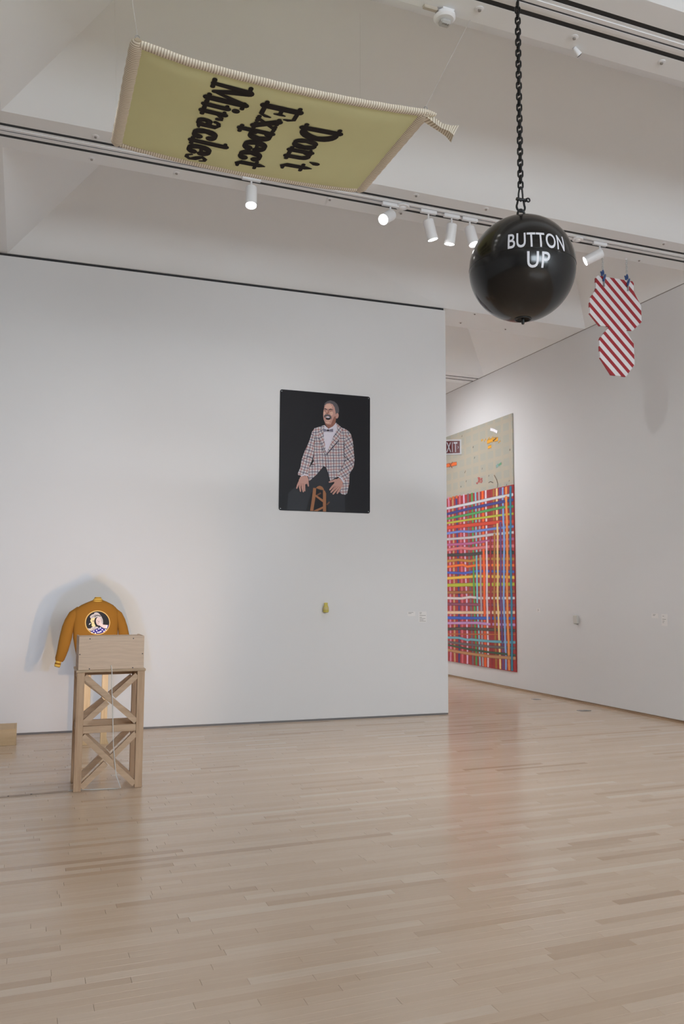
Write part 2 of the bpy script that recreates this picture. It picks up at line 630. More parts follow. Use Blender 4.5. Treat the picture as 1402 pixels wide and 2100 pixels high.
# unseen lamps of the same kind, added to brighten walls and floor
OUT = 'added track lights outside the picture'
OL = 'added white cylinder spotlight on a track overhead, outside the picture'
for (x, yc, tgt, w, sz, what) in [
    (-3.2, 4.08, (-3.0, 9.5, 1.3), 0.5, 58, 'aimed at the partition left of the picture'),
    (-1.6, 4.08, (-0.6, 9.4, 1.8), 1.15, 62, 'aimed at the wall beside the plinth'),
    (-0.2, 4.08, (1.0, 9.4, 1.8), 0.95, 62, 'aimed at the jacket'),
    (0.5, 4.08, (2.8, 9.3, 2.0), 1.0, 62, 'aimed at the portrait panel'),
    (1.0, 4.08, (4.2, 9.2, 1.9), 0.95, 62, 'aimed at the free end of the partition'),
    (-6.0, 4.08, (-6.5, 9.6, 1.4), 0.2, 58, 'aimed at the far left of the partition'),
    (4.8, 12.25, (7.15, 11.9, 2.2), 2.6, 125, 'aimed at the woven painting'),
    (1.4, 4.08, (7.1, 9.6, 2.2), 2.2, 42, 'aimed across at the right wall'),
    (2.0, 12.25, (2.5, 14.6, 2.2), 24, 75, 'aimed at the end wall of the further room'),
    (4.4, 12.25, (4.6, 14.6, 2.2), 28, 75, 'aimed at the right end of the end wall'),
    (-2.0, 12.25, (-2.5, 14.6, 2.0), 6, 75, 'aimed at the left end of the end wall'),
    (4.8, 1.36, (7.1, 3.5, 1.8), 0.4, 75, 'aimed at the near part of the right wall'),
    (3.0, 1.36, (7.1, 7.2, 2.2), 1.4, 60, 'aimed at the middle of the right wall'),
    (1.0, 1.36, (1.8, 2.6, 0.0), 0.4, 88, 'aimed down at the floor below the black ball'),
    (5.6, 1.36, (5.3, 4.2, 0.0), 1.2, 88, 'aimed down at the floor by the right wall'),
    (4.0, 1.36, (7.13, 5.2, 1.7), 1.6, 27, 'aimed at the right wall just beyond the picture'),
    (-4.0, 1.36, (-8, 2.5, 1.8), 0.15, 75, 'aimed at the left wall'),
    (-4.0, -1.36, (-8, -2.5, 1.8), 0.15, 75, 'aimed at the rear of the left wall'),
    (4.8, -1.36, (7.1, -2.0, 1.8), 1.0, 75, 'aimed at the rear of the right wall'),
]:
    src = Vector((x, yc, ZC - 0.2))
    OL = 'added white spotlight overhead outside the picture, ' + what
    track_light(x, yc, Vector(tgt) - src, OL, OUT, SPOT_W * w, sz, 0.9)

# small round devices on the beams
pk = thing('ceiling_puck', (3.215, 6.82, ZC - 0.006), 'white round puck on the track beside the turned spotlight', 'ceiling device', 'round pucks on the track')
build('body', MB().lathe([(0.062, 0), (0.066, -0.010), (0.060, -0.020)], Matrix.Translation((3.215, 6.82, ZC - 0.006)), 28), WHITEMET, pk, smooth=40)
build('dome', MB().lathe([(0.036, -0.020), (0.034, -0.028), (0.020, -0.036), (0.004, -0.038)], Matrix.Translation((3.215, 6.82, ZC - 0.006)), 24), WHITEMET, pk, smooth=50)
px2 = at(1197, 484, (0, 0, ZC - 0.022), (0, 0, 1)).x
pk2 = thing('ceiling_puck', (px2, 6.82, ZC - 0.006), 'white round puck on the track right of the black ball', 'ceiling device', 'round pucks on the track')
build('body', MB().lathe([(0.055, 0), (0.058, -0.010), (0.052, -0.018)], Matrix.Translation((px2, 6.82, ZC - 0.006)), 28), WHITEMET, pk2, smooth=40)
build('dome', MB().lathe([(0.030, -0.018), (0.028, -0.024), (0.016, -0.030), (0.003, -0.032)], Matrix.Translation((px2, 6.82, ZC - 0.006)), 24), WHITEMET, pk2, smooth=50)

caps = [((196, 279), 'small white sprinkler cap near the left end of the track beam'), ((188, 325), 'small white sprinkler cap below the track, left of the carpet'),
        ((362, 354), 'small white sprinkler cap under the carpet edge'), ((676, 408), 'small white sprinkler cap right of the lone spotlight'),
        ((853, 400), 'small white sprinkler cap above the row of four spotlights'), ((822, 436), 'small white sprinkler cap just behind the turned spotlight'),
        ((996, 428), 'small white sprinkler cap left of the chain shackle'), ((1360, 499), 'small white sprinkler cap at the right end of the track beam'),
        ((1310, 533), 'small white sprinkler cap right of the striped cutout chains'),
        ((983, 18), 'small white sprinkler cap left of the chain at the top'), ((1177, 76), 'small white sprinkler cap on the near beam below the black slot'),
        ((1356, 127), 'small white sprinkler cap at the far right of the near beam'),
        ((944, 661), 'small sprinkler cap on the beam right of the partition'), ((973, 643), 'small sprinkler cap on the beam under the ball, left side'), ((1036, 674), 'small sprinkler cap on the beam under the ball, right side')]
for (q, lab) in caps:
    p = at(q[0], q[1], (0, 0, ZC), (0, 0, 1))
    t = thing('sprinkler_cap', p, lab, 'sprinkler', 'sprinkler caps in the ceiling beams')
    build('plate', MB().lathe([(0.026, 0), (0.028, -0.004), (0.021, -0.007)], Matrix.Translation(p), 18), WHITEMET, t, smooth=40)
    build('button', MB().lathe([(0.011, -0.007), (0.010, -0.016), (0.004, -0.018)], Matrix.Translation(p), 12), GREYGAP, t, smooth=40)

# fire strobe and small camera on the far edge of the near beam
p = at(911, 37, (0, 0, ZC - 0.03), (0, 0, 1))
p.z = ZC - 0.012
t = thing('fire_strobe', p.copy(), 'white round fire alarm strobe with clear lens on near ceiling beam', 'fire alarm')
build('base', MB().lathe([(0.068, 0), (0.070, -0.02), (0.058, -0.034)], Matrix.Translation(p), 28), WHITEMET, t, smooth=40)
lens = build('lens', MB().bbox(p.x - 0.034, p.x + 0.04, p.y - 0.028, p.y + 0.032, ZC - 0.078, ZC - 0.044, 0.012), mat('strobe_lens', (186, 184, 180), 0.15, vary=0.15, vscale=60), t)
strobe, strobe_p = t, p.copy()
build('back_box', MB().bbox(p.x - 0.04, p.x + 0.04, 4.08 + HW - 0.06, p.y + 0.02, ZC - 0.0118, ZC - 0.0005, 0.002), WHITEMET, t)
p.y = 4.08 + HW - 0.055
t2 = thing('cable_raceway', (p.x - 0.16, p.y + 0.03, ZC), 'short beige cable raceway leading to the fire strobe', 'cable raceway')
build('channel', MB().bbox(p.x - 0.16, p.x - 0.062, p.y + 0.015, p.y + 0.045, ZC - 0.022, ZC, 0.004), mat('beige_raceway', (186, 176, 162), 0.6, vary=0.04), t2)
build('end_cap', MB().box(p.x - 0.070, p.x - 0.062, p.y + 0.014, p.y + 0.046, ZC - 0.024, ZC), GREYGAP, t2)
p = at(1180, 100, (0, 0, ZC), (0, 0, 1))
p.y = 4.08 + HW - 0.03
t = thing('ceiling_sensor', p, 'small white cone sensor with dark glass on near beam edge', 'sensor')
ax = Vector((0.75, 0.1, -0.6)).normalized()
M = Matrix.Translation(p + Vector((-0.02, 0, -0.008))) @ Vector((0, 0, 1)).rotation_difference(ax).to_matrix().to_4x4()
build('body', MB().lathe([(0.010, -0.005), (0.014, 0.0), (0.022, 0.055)], M, 18), WHITEMET, t, smooth=40)
build('glass', MB().lathe([(0.020, 0.054), (0.016, 0.060), (0.004, 0.062)], M, 18), BLACKMET, t, smooth=40)


# ------------------------------------------------------------------ lettering helpers
def font_mesh(text, target_w, target_h, spacing=1.0, bold=0.012):
    """flat triangles of a text, scaled to a box with its lower left at 0,0"""
    cu = bpy.data.curves.new('txt', 'FONT')
    cu.body = text
    cu.space_character = spacing
    cu.resolution_u = 4
    cu.offset = bold
    ob = bpy.data.objects.new('txt', cu)
    COL.objects.link(ob)
    dg = bpy.context.evaluated_depsgraph_get()
    me = bpy.data.meshes.new_from_object(ob.evaluated_get(dg))
    vs = [q.co.copy() for q in me.vertices]
    fs = [tuple(p.vertices) for p in me.polygons]
    bpy.data.objects.remove(ob)
    bpy.data.curves.remove(cu)
    bpy.data.meshes.remove(me)
    x0, x1 = min(q.x for q in vs), max(q.x for q in vs)
    y0, y1 = min(q.y for q in vs), max(q.y for q in vs)
    return [Vector(((q.x - x0) / (x1 - x0) * target_w, (q.y - y0) / (y1 - y0) * target_h, 0)) for q in vs], fs


def grid_cut(vs, fs, step):
    """cut triangles by a grid so that they can follow a curved surface"""
    bm = bmesh.new()
    bv = [bm.verts.new(q) for q in vs]
    for f in fs:
        try:
            bm.faces.new([bv[i] for i in f])
        except ValueError:
            pass
    for ax in (0, 1):
        lo, hi = min(q[ax] for q in vs), max(q[ax] for q in vs)
        k = lo + step
        while k < hi:
            co, no = Vector((0, 0, 0)), Vector((0, 0, 0))
            co[ax] = k
            no[ax] = 1
            bmesh.ops.bisect_plane(bm, geom=list(bm.verts) + list(bm.edges) + list(bm.faces), plane_co=co, plane_no=no)
            k += step
    bm.verts.index_update()
    r = [q.co.copy() for q in bm.verts], [tuple(q.index for q in f.verts) for f in bm.faces]
    bm.free()
    return r


_vs, _fs = font_mesh('FIRE', 0.046, 0.016, 1.1)
_m = MB()
_m.add([Vector((strobe_p.x - 0.020 + q.x, strobe_p.y - 0.002 - q.y, ZC - 0.0784)) for q in _vs], _fs)
build('lettering', _m, mat('strobe_print', (112, 108, 106), 0.6, vary=0.05), strobe)

# ------------------------------------------------------------------ black ball on its chain
vinyl = mat('black_vinyl', (17, 17, 18), 0.16, spec=0.6, vary=0.06, vscale=6)
BC = at(1070, 552, (0, 4.08, 0), (0, 1, 0))
BD = (BC - CAM).dot(_fw)
BR = BD * 109.0 / FPX * 0.985
ball = thing('hanging_ball', BC, 'large glossy black ball lettered in white, hung from a chain', 'ball')
bmb = MB()
NLAT, NLON = 40, 72
prof = []
for i in range(NLAT + 1):
    a = -math.pi / 2 + math.pi * i / NLAT
    prof.append((max(0.0004, BR * math.cos(a)), BR * math.sin(a)))
prof[0] = (0.0004, -BR + 0.030)
prof[1] = (0.030, -BR + 0.028)
prof.insert(2, (0.042, -BR + 0.022))
prof.insert(3, (0.048, -BR + 0.006))
prof = [q for i, q in enumerate(prof) if i < 4 or q[1] > -BR + 0.008]
bmb.lathe(prof, Matrix.Translation(BC), NLON)
build('shell', bmb, vinyl, ball, smooth=60)
rng = []
for i in range(32):
    a = 2 * math.pi * i / 32
    rng.append(BC + Vector((0.046 * math.cos(a), 0.046 * math.sin(a), -BR + 0.005)))
vr = build('valve_ring', MB().tube(rng, 0.005, 8, closed=True), BLACKMET, ball, smooth=True)
build('valve_pin', MB().lathe([(0.009, -BR + 0.034), (0.009, -BR - 0.022), (0.006, -BR - 0.026)], Matrix.Translation(BC), 14), BLACKMET, ball, smooth=40)
sm = MB()
sm.tube([BC + Vector((BR * 1.0006 * math.cos(2 * math.pi * i / 96), BR * 1.0006 * math.sin(2 * math.pi * i / 96), 0)) for i in range(96)], 0.0012, 6, closed=True)
build('seam', sm, vinyl, ball, smooth=True)


def lonlat(px, py):
    d = ray(px, py).normalized()
    oc = CAM - BC
    b = oc.dot(d)
    c = oc.dot(oc) - BR * BR
    h = b * b - c
    q = CAM + d * (-b - math.sqrt(max(h, 0))) - BC
    return math.atan2(q.x, -q.y), math.asin(q.z / BR)


def ball_text(text, pxl, pxr, pt, pb, spacing=1.0):
    """letters wrapped on the ball: left and right pixel, top and bottom pixel of the caps"""
    l0, _ = lonlat(*pxl)
    l1, _ = lonlat(*pxr)
    _, t0 = lonlat(*pt)
    _, b0 = lonlat(*pb)
    w, h = (l1 - l0), (t0 - b0)
    vs, fs = font_mesh(text, w, h, spacing)
    vs, fs = grid_cut(vs, fs, 0.035)
    m = MB()
    R2 = BR + 0.0012
    m.add([BC + Vector((R2 * math.cos(b0 + q.y) * math.sin(l0 + q.x), -R2 * math.cos(b0 + q.y) * math.cos(l0 + q.x), R2 * math.sin(b0 + q.y))) for q in vs], fs)
    return m


letter = mat('white_vinyl_letters', (226, 226, 232), 0.35, vary=0.01)
o = build('lettering', ball_text('BUTTON', (1041, 494), (1156, 503), (1093, 476.5), (1093, 506.5), 1.05), letter, ball)
o['label'] = 'white word BUTTON'
o = build('lettering', ball_text('UP', (1080.5, 532), (1127, 532), (1096, 515), (1096, 549), 1.12), letter, ball)
o['label'] = 'white word UP'


def link_mesh(name, ln, wd, r, n1=8, n2=6):
    """one oval chain link, long axis z"""
    pts = []
    hs = ln / 2 - wd / 2
    for i in range(n1 + 1):
        a = math.pi * i / n1
        pts.append(Vector((wd / 2 * math.cos(a), 0, hs + wd / 2 * math.sin(a))))
    for i in range(n1 + 1):
        a = math.pi + math.pi * i / n1
        pts.append(Vector((wd / 2 * math.cos(a), 0, -hs + wd / 2 * math.sin(a))))
    m = MB().tube(pts, r, n2, closed=True)
    o = build(name, m, BLACKMET, None, smooth=True)
    return o


chain = thing('hanging_chain', (BC.x, BC.y, ZC - 0.02), 'black steel chain rising from the black ball to the ceiling', 'chain')
topz = BC.z + BR
# eye loop of the ball
lp = [Vector((BC.x + 0.026 * math.cos(a) * (1.1 if math.sin(a) < 0 else 1), BC.y, topz + 0.012 + (0.045 if math.sin(a) > 0 else 0.03) * math.sin(a))) for a in [2 * math.pi * i / 20 for i in range(20)]]
build('eye_loop', MB().tube(lp, 0.0075, 8, closed=True), BLACKMET, ball, smooth=True)
# bow shackle
sz = topz + 0.045
bow = []
for i in range(15):
    a = math.radians(-60 - 240 + 240 * 0) if False else math.radians(150 + 240 * i / 14)
    bow.append(Vector((BC.x + 0.029 * math.cos(a), BC.y + 0.002, sz + 0.029 + 0.029 * math.sin(a))))
bow = [Vector((BC.x - 0.019, BC.y, sz + 0.075))] + bow + [Vector((BC.x + 0.019, BC.y, sz + 0.075))]
sh = build('shackle', MB().tube(bow, 0.0065, 8), BLACKMET, chain, smooth=True)
pz = sz + 0.078
build('shackle_pin', MB().tube([(BC.x - 0.030, BC.y, pz - 0.003), (BC.x - 0.026, BC.y, pz - 0.003), (BC.x + 0.030, BC.y, pz), (BC.x + 0.036, BC.y, pz)], [0.010, 0.010, 0.008, 0.013], 10), BLACKMET, sh, smooth=40)
ey = [Vector((BC.x + 0.052 + 0.011 * math.cos(a), BC.y, pz + 0.004 + 0.011 * math.sin(a))) for a in [2 * math.pi * i / 14 for i in range(14)]]
build('pin_eye', MB().tube(ey, 0.005, 6, closed=True), BLACKMET, sh, smooth=True)
# long connecting link
lnk = [(-0.016, pz), (-0.0155, pz + 0.03), (-0.008, pz + 0.07), (0, pz + 0.078), (0.009, pz + 0.07), (0.013, pz + 0.03), (0.014, pz)]
pts = [Vector((BC.x + x * 1.0, BC.y, z)) for x, z in lnk] + [Vector((BC.x, BC.y, pz - 0.012))]
build('connecting_link', MB().tube(pts, 0.0055, 8, closed=True), BLACKMET, chain, smooth=True)
l0 = link_mesh('link', 0.048, 0.028, 0.0058)
z = pz + 0.078 + 0.012
i = 0
PITCHL = 0.0352
while z < ZC - 0.03:
    o = l0 if i == 0 else l0.copy()
    if i:
        COL.objects.link(o)
    o.parent = chain
    o.location = (0, 0, z - (ZC - 0.02))
    o.rotation_euler = (0, 0, math.radians(-12 + (90 if i % 2 else 0)))
    z += PITCHL
    i += 1
build('ceiling_hook', MB().tube([(BC.x, BC.y, ZC - 0.02), (BC.x, BC.y, ZC - 0.055)], 0.007, 8), BLACKMET, chain)

# ------------------------------------------------------------------ hanging carpet
ZQ = 4.45
QN = (0, 0, 1)


def qpt(px, py, z=ZQ):
    return at(px, py, (0, 0, z), QN)


q00, q01, q11, q10 = qpt(271, 90), qpt(226, 303), qpt(744, 386), qpt(892, 225)   # near left, far left, far right, near right
QX0, QX1 = (q00.x + q01.x) / 2, (q10.x + q11.x) / 2
QY0, QY1 = (q00.y + q10.y) / 2, (q01.y + q11.y) / 2


def sag(x, y):
    u = (x - QX0) / (QX1 - QX0)
    u = min(max(u, 0), 1)
    v = (y - QY0) / (QY1 - QY0)
    return -0.045 * 4 * u * (1 - u) * (0.6 + 0.4 * abs(2 * v - 1)) + 0.02 * (1 - v) * max(0, 1 - u * 6)


carpet = thing('hanging_carpet', (QX0, QY0, ZQ), 'olive green padded carpet with striped border hanging flat under the ceiling', 'carpet')
olive = mat('olive_cotton', (226, 226, 176), 0.85, spec=0.15, vary=0.05, vscale=2.5, bump=0.25, bscale=14)
BW = 0.060
NX, NY = 40, 24
pm = MB()
ix0, ix1, iy0, iy1 = QX0 + BW * 0.5, QX1 - BW * 0.5, QY0 + BW * 0.5, QY1 - BW * 0.5


def puff(u, v):
    e = min(u, 1 - u, v, 1 - v)
    return 0.02 * min(1, e / 0.12) ** 0.6


for sgn in (-1, 1):
    o = len(pm.v)
    for j in range(NY + 1):
        for i in range(NX + 1):
            u, v = i / NX, j / NY
            x, y = ix0 + (ix1 - ix0) * u, iy0 + (iy1 - iy0) * v
            pm.v.append(Vector((x, y, ZQ + sag(x, y) + sgn * (0.004 + puff(u, v)))))
    for j in range(NY):
        for i in range(NX):
            a = o + j * (NX + 1) + i
            pm.f.append((a, a + 1, a + NX + 2, a + NX + 1))
build('panel', pm, olive, carpet, smooth=True)

stm, sk, sb = base('ticking_stripe', (226, 214, 192), 0.85, spec=0.15)
_u = sk.node('ShaderNodeAttribute', attribute_name='run').outputs['Fac']
_bd = sk.band(_u, 0.0155, 0.32)
sk.l.new(sk.mix(_bd, lin((240, 231, 214)), lin((178, 163, 140))), sb.inputs['Base Color'])
_sb = sk.node('ShaderNodeBump')
_sb.inputs['Strength'].default_value = 0.5
_sb.inputs['Distance'].default_value = 0.004
sk.l.new(sk.noise(30, 2, sk.obj()), _sb.inputs['Height'])
sk.l.new(_sb.outputs[0], sb.inputs['Normal'])


def border(a, b, steps, extra=1.0):
    m = MB()
    run = []
    pts, rs = [], []
    a, b = Vector(a), Vector(b)
    L = (b - a).length
    for i in range(steps + 1):
        s = i / steps
        p = a + (b - a) * s
        p.z = ZQ + sag(p.x, p.y)
        pts.append(p)
        ed = min(i, steps - i)
        rs.append(BW * 0.5 * extra * (1 + 0.04 * math.sin(i * 1.7)) * (0.45 if ed == 0 else 0.8 if ed == 1 else 1.0))
        run += [L * s] * 14
    m.tube(pts, rs, 14, flat=((0, 0, 1), 0.60))
    return m, run


h = BW * 0.5
for a, b in (((QX0, QY0 + h, 0), (QX1 + 0.045, QY0 + h * 0.8, 0)), ((QX0, QY1 - h, 0), (QX1, QY1 - h, 0)), ((QX0 + h, QY0, 0), (QX0 + h, QY1, 0)), ((QX1 - h, QY0, 0), (QX1 - h, QY1, 0))):
    m, run = border(a, b, 48, 1.3 if a[0] == b[0] else 1.0)
    build('border', m, stm, carpet, smooth=50, vattr={'run': run})

# streamer at the near right corner
sc3 = lambda x, y, dy=0.0: at(700 + x / 5.392, 190 + y / 5.392, (0, QY0 + 0.05 + dy, 0), (0, 1, 0))
rails_up = [(945, 205), (1040, 280), (1120, 340), (1210, 362), (1300, 362)]
rails_mid = [(945, 270), (1040, 345), (1105, 392), (1190, 425), (1240, 470)]
rails_lo = [(875, 300), (985, 372), (1085, 436), (1155, 486), (1210, 552)]
tm = MB()
run = []
for k in range(5):
    row = [sc3(*rails_up[k], 0.03), sc3(*rails_mid[k], -0.02 - 0.01 * k), sc3(*rails_lo[k], 0.03),
           sc3(*rails_lo[k], 0.045), sc3(*rails_mid[k], 0.015), sc3(*rails_up[k], 0.045)]
    tm.v += row
    run += [k * 0.05] * 6
for k in range(4):
    for j in range(6):
        a, b = k * 6 + j, k * 6 + (j + 1) % 6
        tm.f.append((a, b, b + 6, a + 6))
tm.f += [(0, 1, 4, 5), (1, 2, 3, 4), (24, 25, 28, 29), (25, 26, 27, 28)]
build('streamer', tm, stm, carpet, vattr={'run': run})

# hooks and wires
for (cx, cy, tx, ty) in ((QX0 + 0.03, QY0 + 0.03, QX0 - 0.08, 4.08 + HW - 0.01), (QX1 - 0.02, QY0 + 0.03, QX1 + 0.30, 4.08 + HW - 0.01),
                         (QX0 + 0.03, QY1 - 0.03, QX0 - 0.02, QY1 + 0.1), (QX1 - 0.03, QY1 - 0.03, QX1 + 0.02, QY1 + 0.1)):
    z0 = ZQ + sag(cx, cy) + BW * 0.3
    ring = [Vector((cx + 0.011 * math.cos(a), cy, z0 + 0.016 + 0.011 * math.sin(a))) for a in [2 * math.pi * i / 14 for i in range(14)]]
    hk = build('hook', MB().tube(ring, 0.0022, 6, closed=True), STEEL, carpet, smooth=True)
    if ty < 4.5:
        tz = ZC
    else:
        tz = ZC + SL * min(ty - (4.08 + HW), (6.82 - HW) - ty)
    build('wire', MB().tube([(cx, cy, z0 + 0.026), (tx, ty, tz)], 0.0013 if ty < 4.5 else 0.0006, 6), WIRE, hk)

# ---- soft serif lettering, drawn as thick strokes
GL = {}


def gl(ch, width, strokes):
    GL[ch] = (width, strokes)


def arc(cx, cy, rx, ry, a0, a1, w0, w1, n=14):
    """stroke whose width runs from w0 at the sides to w1 at the poles"""
    r = []
    for i in range(n + 1):
        a = math.radians(a0 + (a1 - a0) * i / n)
        w = w0 * abs(math.cos(a)) + w1 * abs(math.sin(a))
        r.append((cx + rx * math.cos(a), cy + ry * math.sin(a), w))
    return r


V = 0.22    # stem weight, cap height 1
T = 0.10
ser = lambda x, y, w=0.36: [(x - w / 2, y, 0.11), (x - w / 4, y, 0.10), (x + w / 4, y, 0.10), (x + w / 2, y, 0.11)]
gl('D', 0.78, [[(0.18, 0.03, V), (0.18, 0.97, V)], ser(0.16, 0.055), ser(0.16, 0.945), arc(0.26, 0.5, 0.38, 0.44, -90, 90, 0.24, 0.12)])
gl('o', 0.56, [arc(0.28, 0.32, 0.18, 0.27, 0, 360, 0.20, 0.10, 24)])
gl('n', 0.66, [[(0.14, 0.03, 0.19), (0.14, 0.60, 0.19)], ser(0.15, 0.045, 0.30), [(0.0, 0.57, 0.08), (0.15, 0.58, 0.10)], arc(0.32, 0.40, 0.17, 0.19, 180, 0, 0.16, 0.12), [(0.49, 0.42, 0.19), (0.49, 0.03, 0.19)], ser(0.50, 0.045, 0.28)])
gl("'", 0.16, [[(0.03, 0.94, 0.16), (0.03, 0.88, 0.17), (-0.02, 0.74, 0.06)]])
gl('t', 0.42, [[(0.18, 0.86, 0.06), (0.18, 0.70, 0.18), (0.18, 0.16, 0.19), (0.26, 0.06, 0.15), (0.40, 0.09, 0.08)], [(0.0, 0.60, 0.10), (0.38, 0.60, 0.10)]])
gl('E', 0.74, [[(0.18, 0.03, V), (0.18, 0.97, V)], [(0.0, 0.945, 0.11), (0.60, 0.945, 0.11), (0.66, 0.80, 0.10), (0.66, 0.70, 0.06)], [(0.0, 0.055, 0.11), (0.60, 0.055, 0.12), (0.68, 0.20, 0.11), (0.69, 0.32, 0.06)], [(0.20, 0.52, 0.11), (0.46, 0.52, 0.10)], [(0.48, 0.66, 0.06), (0.46, 0.52, 0.12), (0.48, 0.38, 0.06)]])
gl('x', 0.62, [[(0.10, 0.60, 0.21), (0.50, 0.03, 0.21)], [(0.50, 0.60, 0.11), (0.10, 0.03, 0.11)], ser(0.12, 0.59, 0.28), ser(0.49, 0.59, 0.24), ser(0.12, 0.045, 0.24), ser(0.49, 0.045, 0.28)])
gl('p', 0.62, [[(0.15, -0.28, 0.19), (0.15, 0.60, 0.19)], ser(0.16, -0.27, 0.32), [(0.0, 0.58, 0.09), (0.15, 0.58, 0.1)], arc(0.34, 0.32, 0.16, 0.27, -130, 130, 0.20, 0.10, 18)])
gl('e', 0.54, [arc(0.28, 0.32, 0.18, 0.27, 20, 325, 0.20, 0.11, 20), [(0.16, 0.36, 0.09), (0.44, 0.40, 0.10)], [(0.45, 0.42, 0.14), (0.45, 0.36, 0.10)]])
gl('c', 0.52, [arc(0.28, 0.32, 0.18, 0.27, 40, 325, 0.20, 0.11, 20), [(0.41, 0.50, 0.15), (0.42, 0.44, 0.13)]])
gl('M', 1.0, [[(0.14, 0.05, 0.13), (0.16, 0.95, 0.16)], [(0.20, 0.95, 0.24), (0.48, 0.14, 0.14)], [(0.48, 0.14, 0.10), (0.76, 0.95, 0.16)], [(0.82, 0.03, V), (0.80, 0.97, V)], ser(0.14, 0.05, 0.30), ser(0.13, 0.95, 0.30), ser(0.83, 0.05, 0.36), ser(0.85, 0.95, 0.30)])
gl('i', 0.36, [[(0.17, 0.03, 0.19), (0.17, 0.60, 0.19)], ser(0.18, 0.045, 0.33), [(0.02, 0.58, 0.09), (0.17, 0.58, 0.1)], [(0.16, 0.83, 0.19), (0.18, 0.83, 0.19)]])
gl('r', 0.50, [[(0.15, 0.03, 0.19), (0.15, 0.60, 0.19)], ser(0.16, 0.045, 0.32), [(0.0, 0.58, 0.09), (0.15, 0.58, 0.1)], [(0.22, 0.44, 0.08), (0.32, 0.56, 0.11), (0.42, 0.55, 0.16), (0.43, 0.49, 0.14)]])
gl('a', 0.58, [[(0.12, 0.47, 0.13), (0.16, 0.55, 0.12), (0.28, 0.58, 0.11), (0.38, 0.50, 0.17), (0.38, 0.14, 0.19), (0.46, 0.07, 0.11), (0.54, 0.09, 0.06)], arc(0.24, 0.19, 0.13, 0.14, 60, 330, 0.17, 0.10, 16)])
gl('l', 0.34, [[(0.17, 0.03, 0.19), (0.17, 0.97, 0.19)], ser(0.18, 0.045, 0.33), [(0.02, 0.95, 0.09), (0.17, 0.95, 0.1)]])
gl('s', 0.46, [[(0.38, 0.46, 0.08), (0.33, 0.57, 0.10), (0.20, 0.58, 0.12), (0.11, 0.48, 0.15), (0.20, 0.36, 0.18), (0.31, 0.27, 0.18), (0.37, 0.16, 0.15), (0.28, 0.06, 0.12), (0.15, 0.06, 0.10), (0.07, 0.17, 0.08)]])


def glyph_faces(m, ch, ox, to3d):
    w, strokes = GL[ch]
    for st in strokes:
        L, R = [], []
        n = len(st)
        # finer resampling keeps the strokes smooth on the sagging cloth
        for i, (x, y, wd) in enumerate(st):
            wd *= 1.14
            a = st[max(i - 1, 0)]
            b = st[min(i + 1, n - 1)]
            dx, dy = b[0] - a[0], b[1] - a[1]
            q = math.hypot(dx, dy) or 1
            nx, ny = -dy / q, dx / q
            L.append((ox + x + nx * wd / 2, y + ny * wd / 2))
            R.append((ox + x - nx * wd / 2, y - ny * wd / 2))
        for i in range(n - 1):
            k = 4 if n < 6 else 1
            for j in range(k):
                s0, s1 = j / k, (j + 1) / k
                lp = lambda A, s: (A[i][0] + (A[i + 1][0] - A[i][0]) * s, A[i][1] + (A[i + 1][1] - A[i][1]) * s)
                m.add([to3d(*lp(L, s0)), to3d(*lp(L, s1)), to3d(*lp(R, s1)), to3d(*lp(R, s0))], [(0, 1, 2, 3)])
        for (x, y, wd), (x2, y2, _) in ((st[0], st[1]), (st[-1], st[-2])):
            if st[0][:2] == st[-1][:2]:
                break
            wd *= 1.14
            pts = []
            for i in range(10):
                a = 2 * math.pi * i / 10
                pts.append(to3d(ox + x + wd / 2 * math.cos(a), y + wd / 2 * math.sin(a)))
            m.add(pts, [tuple(range(10))])


ink = mat('charcoal_print', (50, 46, 44), 0.85, spec=0.15, vary=0.06)
ZT = ZQ - 0.058
for word, start, end, capt in (("Don't", (622, 254), (574, 343), (703, 268)), ('Expect', (541, 205), (482, 337), (622, 219)), ('Miracles', (435, 164), (377, 327), (518, 184))):
    s, e2, c = qpt(*start, ZT), qpt(*end, ZT), qpt(*capt, ZT)
    xb = (s.x + e2.x) / 2
    caph = c.x - xb
    tot = sum(GL[ch][0] for ch in word)
    k = (e2.y - s.y) / tot
    ox = 0.0

    def to3d(a, b, xb=xb, caph=caph, y0=s.y, k=k):
        x, y = xb + b * caph, y0 + a * k
        u, v = (x - ix0) / (ix1 - ix0), (y - iy0) / (iy1 - iy0)
        return Vector((x, y, ZQ + sag(x, y) - 0.0055 - puff(min(max(u, 0), 1), min(max(v, 0), 1)) - 0.0012))
    for ch in word:
        m = MB()
        glyph_faces(m, ch, ox, to3d)
        ox += GL[ch][0]
        o = build('letter', m, ink, carpet)

# ------------------------------------------------------------------ striped cutout
YS = 7.06
s7 = lambda x, y, dy=0.0: at(1180 + x / 6.315, 480 + y / 6.315, (0, YS + dy, 0), (0, 1, 0))
cut = [(262, 565), (288, 537), (735, 612), (752, 640), (752, 745), (848, 935), (853, 1140), (738, 1253), (650, 1243), (675, 1290), (752, 1420), (762, 1690), (650, 1848), (462, 1825), (318, 1600), (306, 1385), (322, 1335), (436, 1200), (312, 1188), (183, 1030), (183, 838), (262, 715)]
stc, ck, cb = base('candy_stripe_paint', (150, 38, 46), 0.55)
_ox = ck.node('ShaderNodeSeparateXYZ')
ck.l.new(ck.obj(), _ox.inputs[0])
r0 = s7(440, 565)
p_t = s7(440, 565)
_pe = s7(440 + 400, 565 + 480)
KS = -(_pe.z - p_t.z) / (_pe.x - p_t.x)
c_ref = (p_t.x + p_t.z / KS)
q_t = s7(571, 587)
PER = (q_t.x + q_t.z / KS) - c_ref
anchor = Vector((s7(510, 560).x, YS, s7(510, 560).z))
c_loc = c_ref - (anchor.x + anchor.z / KS)
